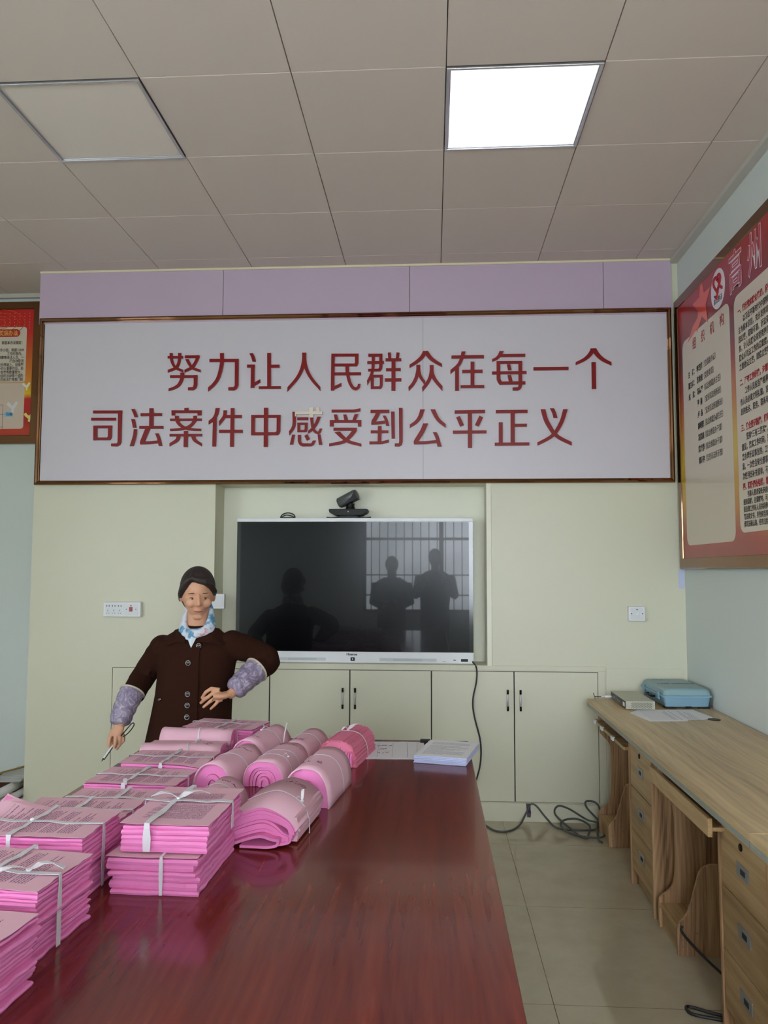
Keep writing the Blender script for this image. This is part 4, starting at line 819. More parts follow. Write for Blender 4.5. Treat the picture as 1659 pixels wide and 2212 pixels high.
def sup(a, b, th, e):
    c, s = math.cos(th), math.sin(th)
    return a*math.copysign(abs(c)**(2/e), c), b*abs(s)**(2/e)
def arch_bundle(label, x, y, w, h, L, rz=0, z0=TZ, n=6, e=2.3, t_in=.86, seed=0, strap_y=(0,), marks=None, knot=None, deep=False, lean=0, cut=.0, tailsd=()):
    """sheets folded over into a half roll; axis along local Y"""
    t = thing('folded_bundle', label, 'bundle', (x, y, z0), rz, GRP_R); rr = random.Random(seed); a = w/2; tt = h*t_in/n
    K = 26
    def outer(k, th, off=0):
        X, Z = sup(a-k*tt-off, h-k*tt-off, th, e); return X+lean*Z/h, max(Z, .0008)
    mb = MB(); mo = MB()
    for k in range(n):
        y0 = -L/2+rr.uniform(-.006, .006)+k*.0012; y1 = L/2+rr.uniform(-.006, .006)
        if k == 0: y0 = -L/2-.004; y1 = L/2+.004
        th0 = rr.uniform(0, cut); th1 = PI-rr.uniform(0, cut); dst = mo if k == 0 else mb; tk = tt*(.84 if k else .25); ko = 0 if k == 0 else k-.72 if k == 1 else k
        vs = []; NY = 6
        for j in range(NY+1):
            yy = y0+(y1-y0)*j/NY
            for i in range(K+1):
                th = th0+(th1-th0)*i/K; wob = .0012*math.sin(3*th+j*1.3+seed)
                X, Z = outer(k if k != 1 else .28, th); vs.append((X, yy, Z+wob*(1 if k == 0 else .4)*math.sin(th)))
            for i in range(K+1):
                th = th0+(th1-th0)*i/K; X, Z = outer((k if k != 1 else .28), th, tk if k != 1 else tt*1.64); vs.append((X, yy, Z))
        m_ = 2*(K+1); fs = []
        for j in range(NY):
            for i in range(K): o1 = j*m_+i; fs.append((o1, o1+1, o1+m_+1, o1+m_)); o2 = o1+K+1; fs.append((o2, o2+m_, o2+m_+1, o2+1))
            for i in (0, K): o1 = j*m_+i; fs.append((o1, o1+m_, o1+m_+K+1, o1+K+1))
        for j in (0, NY):
            for i in range(K): o1 = j*m_+i; fs.append((o1, o1+K+1, o1+K+2, o1+1))
        dst.add(vs, fs)
    mb.build('inner_sheets', m_pinkdeep if deep else m_pinkedge_bounce, t, smooth=False)
    mo.build('outer_sheet', m_pinkdeep if deep else m_pink, t, smooth=True)
    for q, sy in enumerate(strap_y):
        path = []
        for i in range(25):
            th = .02+(PI-.04)*i/24; X, Z = sup(a+.0022, h+.0022, th, e); path.append((X+lean*Z/h, sy+.012*math.cos(th)*(1 if q % 2 == 0 else -1), Z))
        MB().band(path, .0055, (0,1,0), .001).build('ribbon', m_ribbon, t)
    def surf(u, v):
        th = PI/2-u/a*.85; X, Z = sup(a+.0008, h+.0008, th, e); return (X+lean*Z/h, v, Z)
    if marks: scribble(t, surf, marks, rr, 4)
    if knot is not None:
        p = surf(*knot); tails(t, (p[0], p[1], p[2]), tailsd)
    return t
arch_bundle('pink fold at far left with handwriting and a ribbon, nearer of the two cross folds', -.955, 3.035, .115, .072, .300, PI/2+.02, n=5, e=2.6, seed=31, strap_y=(-.02,), marks=(-.01,-.10), cut=.3)
arch_bundle('pink fold with fanned right end, farther of the two cross folds', -.955, 3.240, .115, .090, .290, PI/2-.06, n=7, e=2.4, seed=32, strap_y=(-.005,), marks=(-.01,-.11), cut=.35)
arch_bundle('far arched pink roll with a crossed ribbon at left of the roll group', -.672, 3.145, .138, .098, .290, -.20, n=4, e=2.1, seed=33, strap_y=(.03,), marks=(-.04,-.09), knot=(-.02,.03), tailsd=((.03,.02,.0,.005),))
arch_bundle('arched pink roll directly before the crossed-ribbon roll, wide open front end', -.714, 2.815, .144, .090, .300, -.16, n=4, e=2.1, seed=34, strap_y=(-.01,), marks=(-.02,.08))
arch_bundle('pink fold with two crossing ribbons, in the middle of the roll group', -.556, 2.860, .146, .088, .300, -.12, n=7, e=2.7, seed=35, strap_y=(.02,-.05), marks=(-.01,.11), knot=(.055,-.03), tailsd=((-.02,.0,.0,.008),))
arch_bundle('small far pink fold with a torn right side, behind the crossed fold', -.512, 3.180, .134, .082, .270, -.14, n=4, e=2.1, seed=36, strap_y=(.02,), marks=(-.03,-.08), knot=(-.065,-.11), tailsd=((.012,.01,.085,.010),))
arch_bundle('large arched pink roll at the right edge of the group, paper reaching the table', -.375, 2.645, .150, .122, .300, -.13, n=5, e=2.5, seed=37, strap_y=(.02,), marks=(-.03,-.07))
arch_bundle('short arched pink roll tucked right of the portrait double stack', -.652, 2.350, .134, .092, .280, -.10, n=5, e=2.1, seed=38, strap_y=(.05,), marks=(.0,.09))
# deep pink fold whose sheet edges face up
def ridged_bundle():
    t = thing('folded_bundle', 'deep pink fold with many sheet edges along its top and a white knot', 'bundle', (-.338, 3.170, TZ), -.16, GRP_R)
    rr = random.Random(5); a, h, L = .080, .098, .31; K = 46; mb = MB(); vs = []; NY = 8
    off = [rr.uniform(0, .006) if i % 2 else rr.uniform(-.001, .001) for i in range(K+1)]
    for j in range(NY+1):
        yy = -L/2+L*j/NY
        for i in range(K+1):
            th = PI*i/K; X, Z = sup(a-off[i], h-off[i], th, 2.6); sk = rr.uniform(-.0008, .0008)
            e_ = 0 if 0 < j < NY else rr.uniform(-.006, .006); vs.append((X+sk, yy+e_, max(Z, .0008)))
    n0 = K+1; fs = [(j*n0+i, j*n0+i+1, (j+1)*n0+i+1, (j+1)*n0+i) for j in range(NY) for i in range(K)]
    fs += [tuple(range(n0))[::-1], tuple(NY*n0+i for i in range(n0))]+[(j*n0, (j+1)*n0, (j+1)*n0+K, j*n0+K) for j in range(NY)]
    mb.add(vs, fs); mb.build('sheets', m_pinkdeep, t)
    fb = MB()   # fanned wads at the near end
    for i in range(6): x = .01+i*.009; fb.add([(x,-L/2-.012,.07-i*.006),(x+.006,-L/2-.012,.068-i*.006),(x+.010,-L/2-.02,.004),(x+.001,-L/2-.02,.004),(x,-L/2+.02,.09-i*.004),(x+.006,-L/2+.02,.088-i*.004),(x+.010,-L/2+.02,.004),(x+.001,-L/2+.02,.004)], [(0,1,2,3),(4,7,6,5),(0,4,5,1),(1,5,6,2),(3,2,6,7),(0,3,7,4)])
    fb.build('fanned_wads', m_pinkedge_bounce, t)
    path = [(sup(a+.002, h+.003, .02+(PI-.04)*i/24, 2.6)[0], .01, sup(a+.002, h+.003, .02+(PI-.04)*i/24, 2.6)[1]) for i in range(25)]
    MB().band(path, .007, (0,1,0), .001).build('ribbon', m_ribbon, t)
    tails(t, (.0, .01, h+.003), ((.045,.05,.012,.018),(-.02,-.02,.0,.010)))
ridged_bundle()
# big near bundle folded like a C, curled wads under its right side
def c_bundle():
    t = thing('folded_bundle', 'big pink fold nearest the camera in the roll group, inner sheets curling under', 'bundle', (-.440, 2.290, TZ), -.10, GRP_R)
    rr = random.Random(9); L = .30; n = 9; mb = MB(); top = MB()
    def path(f):
        # f 0 = outermost .. 1 = innermost
        zl = .060*(1-f)+.006
        pts = [(-.100, zl), (-.078, zl+.012-.004*f), (-.040, .094-.066*f), (.0, .104-.066*f), (.040, .094-.060*f), (.072, .076-.050*f)]
        if f < .45: pts += [(.088-.02*f, .058-.05*f), (.094-.04*f, .046-.07*f)]
        else:
            r = .018*(1-f)+.006; cx = .060-.03*(f-.45); pts = pts[:4]+[(.03, .094-.062*f), (cx, .050-.020*f), (cx+r*1.4, .030), (cx+r, .012), (cx-.02, .0045+.002*(1-f)), (-.01, .0035), (-.035-.02*f, .0025)]
        return cr_spline([(p[0], p[1], 0) for p in pts], 5)
    for k in range(n):
        f = k/(n-1); P = path(f); th = .0105 if f < .45 else .0076; y0 = -L/2+rr.uniform(-.004, .006); y1 = L/2+rr.uniform(-.006, .006)
        if k == n-1: y0 -= .02
        vs = []; m_ = len(P)
        for y in (y0, 0, y1):
            for s in (0, 1):
                for i, p in enumerate(P):
                    a_ = P[max(i-1,0)]; b_ = P[min(i+1,m_-1)]; d = (b_-a_).normalized(); nn = Vector((-d.y, d.x)); q = Vector((p.x, p.y))-nn*th*s*.93
                    vs.append((q.x, y, max(q.y, .0006)))
        fs = []
        for j in range(2):
            for s in (0, 1):
                for i in range(m_-1): o = (2*j+s)*m_+i; o2 = (2*j+2+s)*m_+i; fs.append((o, o+1, o2+1, o2))
            for i in (0, m_-1): fs.append(((2*j)*m_+i, (2*j+1)*m_+i, (2*j+3)*m_+i, (2*j+2)*m_+i))
        for j in (0, 2):
            for i in range(m_-1): o = 2*j*m_+i; fs.append((o, o+1, o+m_+1, o+m_))
        mb.add(vs, fs)
    mb.build('inner_sheets', m_pinkedge_bounce, t)
    # right side: stepped sheet edges
    sd = MB()
    for k in range(7):
        z0_ = .006+k*.0095; x1 = .094-.003*abs(k-3)+rr.uniform(-.002, .003); sd.box(.055, x1, -L/2+.03+rr.uniform(0,.01), L/2-rr.uniform(0,.01), z0_, z0_+.0085)
    sd.build('side_sheets', m_pink, t, bevel=.001)
    P = path(0); P = [Vector((p.x, p.y+.0015, 0)) for p in P]; c = MB()
    vs = []; m_ = len(P)
    for y in (-L/2-.006, 0, L/2+.006):
        for s in (0, 1):
            for p in P: vs.append((p.x, y, p.y-.0012*s))
    fs = []
    for j in range(2):
        for s in (0, 1):
            for i in range(m_-1): o = (2*j+s)*m_+i; o2 = (2*j+2+s)*m_+i; fs.append((o, o+1, o2+1, o2))
    for j in (0, 2):
        for i in range(m_-1): o = 2*j*m_+i; fs.append((o, o+1, o+m_+1, o+m_))
    c.add(vs, fs); c.build('outer_sheet', m_pink, t, smooth=True)
    pp = [(p.x, .02-.05*i/m_, p.y+.003) for i, p in enumerate(P)]+[(.099, -.03, .04), (.099, -.03, .004)]
    MB().band(pp, .0055, (0,1,0), .001).build('ribbon', m_ribbon, t)
    def surf(u, v):
        q = min(P, key=lambda p: abs(p.x-u)); return (u, v, q.y+.0008)
    scribble(t, surf, (.0, .10), rr, 4)
    tails(t, (.070, -.005, .080), ((.0,.012,.028,.009),(-.02,-.004,.0,.006)))
c_bundle()

# ---- white papers at the far end of the table
t = thing('paper_stack', 'thick stack of white printed sheets on the far corner of the table', 'paper', (.058, 3.212, TZ), -.22)
mb = MB(); rr = random.Random(3); z = .0006
for i in range(5): slab(mb, .205, .292, z, z+.0052, rr, .0006, rr.uniform(-.003,.003), rr.uniform(-.003,.003), rr.uniform(-.015,.015), jag=.0008); z += .0056
mb.build('sheets', m_paperedge, t)
mb = MB(); slab(mb, .205, .292, .0290, .0296, rr, .0008, 0, 0, .01, nx=14, ny=10, edge=.0001); top = mb.build('top_sheet', m_printW, t)
o = MB(); slab(o, .235, .31, 0, .0012, random.Random(4), .0006, 0, 0, 0, edge=.0002, nx=12, ny=12)
o = o.build('printed_form', m_paper); o.location = (-.150, 3.300, TZ+.0007); o.rotation_euler = (0,0,.03)
tag(o, 'single white form with ruled boxes lying beside the deep pink fold', 'paper')
fm = MB()
for x in (-.075, -.015, .045, .085): fm.box(x-.0005, x+.0005, -.13, .13, .0022, .0026)
fm.build('ruled_lines', m_grey, o)
scribble(o, lambda u, v: (u, v, .0026), (-.06, .07), rr, 2, .02); scribble(o, lambda u, v: (u, v, .0026), (-.06, -.06), rr, 2, .02); scribble(o, lambda u, v: (u, v, .0026), (-.06, .01), rr, 2, .016)
tag(MB().box(-.055, -.010, 3.44, 3.475, TZ+.0002, TZ+.012).build('black_pad', m_blackpl, bevel=.003), 'small black flat object behind the white paper stack', 'pad')

# ================================================================== desks along the right wall
DZ = .750; DX0, DX1 = .883, 1.497; FX = .945
def desktop(t, y0, y1):
    MB().box(DX0+.004, DX1, y0, y1, DZ-.022, DZ).build('desktop', m_oak, t, True, bevel=.002)
    b = MB(); b.box(DX0+.006, DX1, y0+.001, y1-.001, DZ-.042, DZ-.0225)
    for i in range(4): b.tube([(DX0+.006, y0+.001, DZ-.0255-i*.0048), (DX0+.006, y1-.001, DZ-.0255-i*.0048)], .0023, 6)
    b.build('edge_strip', m_edge, t, True)
def contour(y0, th, t, name='side_panel'):
    pr = [(FX,0),(FX,.10),(FX+.008,.125),(FX+.045,.155),(FX+.062,.19),(FX+.070,.26),(FX+.070,.46),(FX+.055,.51),(FX+.022,.545),(FX+.010,.575),(FX+.006,DZ-.0425),(DX1-.01,DZ-.0425),(DX1-.01,0)]
    pts = [(p.x, p.y) for p in cr_spline([(a,b,0) for a,b in pr[:11]], 4)]+pr[11:]
    b = MB(); b.prism(pts, y0, y0+th, 'y'); return b.build(name, m_oakz, t, True, bevel=.0015)
def lowpanel(y0, th, t):
    pr = [(FX,0),(FX,.098),(FX+.012,.125),(FX+.035,.15),(FX+.055,.20),(FX+.075,.27),(FX+.095,.325),(FX+.13,.345),(DX1-.012,.345),(DX1-.012,0)]
    pts = [(p.x, p.y) for p in cr_spline([(a,b,0) for a,b in pr[:8]], 4)]+pr[8:]
    b = MB(); b.prism(pts, y0, y0+th, 'y'); o = b.build('case_holder_side', m_oakz, t, True, bevel=.0015)
    s = MB()
    for (x, z) in ((FX+.02,.06),(FX+.02,.035),(FX+.075,.085)): s.tube([(x,y0-.0008,z),(x,y0+.001,z)], .004, 8)
    s.build('screw_cap', m_grey, t, True)
def station(t, yf, tray_board=True):
    """one place at the desk: open knee space (far side) and a pedestal with three drawers (near side)"""
    contour(yf-.016, .015, t)
    lowpanel(yf-.262, .015, t)
    MB().box(FX+.004, DX1-.012, yf-.246, yf-.017, .086, .100).build('case_shelf', m_oakh, t, True, bevel=.001)
    MB().box(FX+.012, FX+.026, yf-.246, yf-.017, .0, .085).build('case_shelf_front', m_oakh, t, True, bevel=.001)
    MB().box(DX1-.03, DX1-.012, yf-.77, yf-.017, .20, DZ-.045).build('back_panel', m_oakz, t, True)
    if tray_board:
        MB().box(.903, 1.30, yf-.80, yf-.105, .640, .653).build('keyboard_tray', m_oakh, t, True, bevel=.001)
        MB().box(.893, .908, yf-.802, yf-.103, .622, .682).build('tray_front', m_oakh, t, True, bevel=.002)
    else:
        k = MB().box(.925, 1.30, yf-.738, yf-.004, .618, .634).build('keyboard_tray', m_oakz, t, True, bevel=.001)
        MB().box(.9235, .9255, yf-.735, yf-.008, .619, .6325).build('glue_strip', mat('yellow_glue', rgb(156,152,96), .5), t, True)
        for yy in (yf-.055, yf-.245, yf-.50):
            MB().box(.916, .930, yy-.024, yy+.024, .617, .637).build('white_clip', m_whitepl, t, True, bevel=.002)
    y1, y0 = yf-.772+.012, yf-1.128        # pedestal
    MB().box(FX-.003, DX1-.012, y1, y1+.015, 0, DZ-.0425).build('pedestal_side', m_oakz, t, True, bevel=.001)
    MB().box(FX-.003, DX1-.012, y0-.015, y0, 0, DZ-.0425).build('pedestal_side', m_oakz, t, True, bevel=.001)
    MB().box(FX+.030, FX+.040, y0, y1, 0, .075).build('kick_board', m_oakh, t, True)
    MB().box(FX+.025, DX1-.014, y0+.001, y1-.001, .076, DZ-.044).build('drawer_box', m_black, t, True)
    hts = [(.078,.262),(.266,.462),(.466,.698)]
    for i, (a, c) in enumerate(hts):
        d = MB().box(FX+.002, FX+.020, y0+.003, y1-.003, a, c).build('drawer', m_oakh, t, True, bevel=.0015)
        yc = (y0+y1)/2; zc = (a+c)/2+(.012 if i < 2 else -.018)
        hb = MB(); hb.box(FX-.001, FX+.003, yc-.047, yc+.047, zc-.021, zc+.021)
        h = hb.build('recessed_handle', m_grey_h, d, False, bevel=.0015)
        for v in h.data.vertices: v.co -= t.location
        hi = MB().box(FX-.0022, FX-.0008, yc-.022, yc+.012, zc-.008, zc+.008).build('handle_recess', m_blackpl, d, False)
        for v in hi.data.vertices: v.co -= t.location
        if i == 2:
            lk = MB().lathe([(.012,0),(.012,.004),(.009,.006)], (FX+.003, yc+.010, .636), 18, Matrix.Rotation(-PI/2, 4, 'Y')).build('lock', m_blackpl, d, False)
            for v in lk.data.vertices: v.co -= t.location
m_grey_h = mat('dull_metal', rgb(150,152,160), .35, metal=.6)
t = thing('computer_desk', 'long light oak computer desk along the right wall, two stations', 'desk', (1.2, 3.52, 0))
desktop(t, 2.345, 4.690)
station(t, 4.706, False); station(t, 3.504, True)
t = thing('computer_desk', 'light oak desk joined on at the near end, mostly outside the frame', 'desk', (1.2, 1.74, 0))
desktop(t, 1.15, 2.342)
station(t, 2.325, True)
gm = MB(); gm.lathe([(.030,0),(.030,.003),(.024,.0035)], (1.392, 4.078, DZ), 24)
gm.build('grommet', m_blackpl, bpy.data.objects['computer_desk'], True)
# papers on the desk
def sheet_poly(name, label, pts, z, m, extra=None):
    c = (sum(p[0] for p in pts)/len(pts), sum(p[1] for p in pts)/len(pts))
    b = MB(); b.prism([(p[0]-c[0], p[1]-c[1]) for p in pts], 0, .0008, 'z'); o = b.build(name, m); o.location = (c[0], c[1], z); return tag(o, label, 'paper', 'loose sheets on the desk')
m_printD = print_mat('desk_sheet_print', rgb(222,224,228), rgb(150,146,156), 'X', pitch=.012, ext=(.07,.12), dens=.5)
sheet_poly('paper_sheet', 'lower white sheet on the desk, its left corner showing before the router', [(1.018,4.235),(1.085,4.335),(1.30,4.345),(1.25,4.03),(1.06,4.008)], DZ+.0003, m_paper)
sheet_poly('paper_sheet', 'upper white printed sheet on the desk in front of the blue case', [(1.085,4.315),(1.375,4.350),(1.405,4.125),(1.335,4.062),(1.075,4.030)], DZ+.0015, m_printD)
# router / recorder box
t = thing('network_recorder', 'flat beige metal recorder box on the far end of the desk', 'electronics', (1.098, 4.51, DZ), .0)
MB().box(-.076, .076, -.180, .180, .003, .046).build('case', m_router, t, bevel=.0015)
vb = MB()
for i in range(14):
    for j in range(6):
        x = -.046+i*.0078+(j % 2)*.0039; z = .009+j*.0052; vb.add([(x-.0030,-.1806,z),(x+.0030,-.1806,z),(x,-.1806,z+.0045)] if (i+j) % 2 else [(x-.0026,-.1806,z+.0040),(x,-.1806,z),(x+.0026,-.1806,z+.0040)], [(0,1,2)])
vb.build('vent_holes', m_black, t)
MB().box(-.0768, -.0755, -.172, .172, .006, .043).build('port_panel', mat('dark_panel', rgb(50,50,52), .4), t)
pb = MB()
for (y, z, a, c) in ((.14,.02,.010,.008),(.115,.018,.010,.007),(.085,.026,.007,.006),(.06,.022,.008,.007),(.04,.022,.005,.005),(.0,.025,.012,.006),(-.05,.024,.012,.004)): pb.box(-.079, -.0766, y-a, y+a, z-c, z+c)
pb.build('ports', m_grey, t)
MB().box(-.0785, -.0766, -.155, -.120, .014, .034).build('port_label', m_whitepl, t)
sb = MB()
for (x, z) in ((-.070,.040),(-.058,.028),(-.056,.041),(-.070,.010),(.070,.040)): sb.tube([(x,-.1812,z),(x,-.180,z)], .0018, 8)
sb.build('screws', m_steel, t)
for sx in (-.06, .06):
    for sy in (-.15, .15): MB().tube([(sx,sy,.0005),(sx,sy,.0035)], .008, 10).build('foot', m_blackpl, t)
tag(MB().tube(cr_spline([(1.018,4.65,.770),(1.000,4.66,.768),(.975,4.665,.766),(.965,4.67,.765)]), .0045, 8).tube([(.985,4.664,.767),(1.016,4.652,.770)], .007, 10).build('plug_lead', m_whitepl, smooth=True), 'short white plug in the side of the beige recorder box', 'cable')
tag(MB().tube(cr_spline([(.968,4.669,.766),(.93,4.675,.765),(.925,4.678,.772),(.922,4.68,.785)]), .0022, 6).tube(cr_spline([(.93,4.675,.765),(.928,4.672,.757),(.93,4.67,.7525)]), .002, 6).build('thin_wire', m_cable, smooth=True), 'thin black wire sticking out at the far corner of the desk', 'cable')
# blue case
t = thing('equipment_case', 'light blue plastic carrying case on the desk by the wall', 'case', (1.355, 4.590, DZ), .04)
def rloft(mb, levels, n=6):
    vs = []; K = 0
    for (x0, x1, y0, y1, r, z) in levels:
        ring = rrect(x0, x1, y0, y1, r, n); K = len(ring); vs += [(p[0], p[1], z) for p in ring]
    nL = len(levels); mb.add(vs, [(i*K+k, i*K+(k+1)%K, (i+1)*K+(k+1)%K, (i+1)*K+k) for i in range(nL-1) for k in range(K)]+[tuple(range(K))[::-1], tuple((nL-1)*K+k for k in range(K))]); return mb
X0, X1, Y0, Y1 = -.125, .125, -.205, .205
rloft(MB(), [(X0+.012,X1-.012,Y0+.012,Y1-.012,.014,.007),(X0+.008,X1-.008,Y0+.008,Y1-.008,.018,.012),(X0,X1,Y0,Y1,.022,.058)]).build('case_base', m_blue, t, smooth=False, bevel=.002)
rloft(MB(), [(X0-.008,X1+.008,Y0-.008,Y1+.008,.026,.0582),(X0-.008,X1+.008,Y0-.008,Y1+.008,.026,.069)]).build('seam_rim', m_blue, t, bevel=.002)
rloft(MB(), [(X0,X1,Y0,Y1,.022,.0692),(X0+.004,X1-.004,Y0+.004,Y1-.004,.026,.093),(X0+.009,X1-.009,Y0+.009,Y1-.009,.03,.101),(X0+.019,X1-.019,Y0+.019,Y1-.019,.03,.106)]).build('case_lid', m_bluetop, t, bevel=.002)
put_text('lid_writing', '人体秤 搬运测量箱', .032, mat('embossed_grey', rgb(70,90,100), .5), t, M_top(-.105, -.02, .1063), sx=.8, offset=.0008)
put_text('lid_writing', '专用仪器 0-12', .018, MATS['embossed_grey'], t, M_top(-.085, .13, .1063), sx=.9)
for yy in (-.13, .13):
    l = MB().box(X0-.014, X0-.008, yy-.018, yy+.018, .042, .082).build('latch', m_blue, t, bevel=.0015)
    MB().box(X1+.008, X1+.013, yy-.018, yy+.018, .042, .082).build('latch', m_blue, t, bevel=.0015)
MB().tube([(X0-.004,-.055,.045),(X0-.020,-.055,.045),(X0-.024,-.04,.045),(X0-.024,.04,.045),(X0-.020,.055,.045),(X0-.004,.055,.045)], .006, 8).build('carry_handle', m_blackpl, t, smooth=True)
for sx in (-.09, .09):
    for sy in (-.17, .17): MB().box(sx-.03, sx+.03, sy-.03, sy+.018, .0005, .007).build('rubber_foot', m_blackpl, t, bevel=.001)
MB().box(-.012, .02, Y0+.006, Y0+.012, .004, .012).build('front_catch', m_blackpl, t)
# cables in the knee space of the near station
tag(MB().tube(cr_spline([(1.10,3.40,.1085),(1.16,3.36,.107),(1.23,3.32,.107),(1.30,3.30,.107)]), .004, 8).tube([(1.065,3.415,.111),(1.105,3.398,.110)], .008, 8).build('usb_cable', m_cable, smooth=True), 'black cable end lying on the case shelf under the desk', 'cable')
tag(MB().tube([(1.045,3.425,.112),(1.066,3.415,.112)], .007, 4).build('metal_plug', m_steel), 'bright metal plug tip on the shelf under the desk', 'plug')
tag(MB().tube(cr_spline([(.962,3.236,.115),(.958,3.222,.095),(1.00,3.15,.055),(1.06,3.03,.02),(1.12,2.90,.0065),(1.20,2.83,.006)]), .005, 8).build('sloping_cable', m_cable, smooth=True), 'black cable sloping from the case holder down to the floor', 'cable')
tag(MB().tube(cr_spline([(1.02,2.80,.006),(.94,2.83,.006),(.88,2.86,.008),(.855,2.855,.010),(.865,2.82,.008),(.93,2.80,.006),(1.00,2.785,.006)]), .0055, 8).build('cable_end_loop', m_cable, smooth=True), 'loop of black cable on the floor beside the near drawers', 'cable')

# rolled papers on the floor at far left
rl = [(-2.575,4.80,.092,.021,'open paper roll close to the partition, upper of the two wide mouths',.0),(-2.556,4.70,.045,.021,'dark-mouthed paper roll right under the upper open roll',.0),(-2.600,4.62,.0225,.021,'lowest paper roll on the floor, right one',.0),(-2.620,4.74,.068,.021,'paper roll at the left of the pile, level with the middle',.0),(-2.646,4.64,.0225,.021,'lowest paper roll on the floor, left one',.0),(-2.598,4.64,.142,.027,'thick white paper roll lying on top of the open rolls',.0),(-2.656,4.66,.118,.024,'paper roll left of the thick top one',.0)]
m_roll = mat('roll_paper', rgb(206,208,206), .7, var=.25, vscale=9)
for i, (x, y, z, r, lb, tilt) in enumerate(rl):
    b = MB(); Ln = .40; n = 24; vs = []
    for j, (yy, rr_) in enumerate(((-.0, r), (Ln, r*.95), (Ln, r*.7), (0, r*.78))):
        for k in range(n): a = 2*PI*k/n; vs.append((rr_*math.cos(a), yy+.004*math.sin(a*2+i), rr_*math.sin(a)+yy*tilt*.12))
    b.add(vs, [(j*n+k, j*n+(k+1)%n, ((j+1)%4)*n+(k+1)%n, ((j+1)%4)*n+k) for j in range(4) for k in range(n)])
    # spiral edge of the sheet
    b.band([((r*.76+.004*s/12)*math.cos(s*.7)*.96, -.002, (r*.76+.004*s/12)*math.sin(s*.7)*.96) for s in range(12)], .01, (0,1,0), .0008)
    o = b.build('paper_roll', m_roll, smooth=True); o.location = (x, y, z); tag(o, lb, 'paper roll', 'rolled papers on the floor')
b = MB()
for i in range(6): b.prism([(-2.72,.171+i*.004),(-2.545,.175+i*.0045),(-2.545,.177+i*.0045),(-2.72,.173+i*.004)], 4.84+i*.012, 5.15, 'y')
tag(b.build('poster_sheets', m_roll), 'flat pile of curled poster sheets on top of the paper rolls', 'paper')
tag(MB().tube(cr_spline([(-2.74,4.86,.208),(-2.70,4.92,.212),(-2.66,5.0,.214),(-2.62,5.1,.216)]), .012, 8, flat=.4).build('yellow_strip', mat('mustard_card', rgb(150,124,60), .6), smooth=True), 'mustard yellow strip above the rolled papers', 'card')

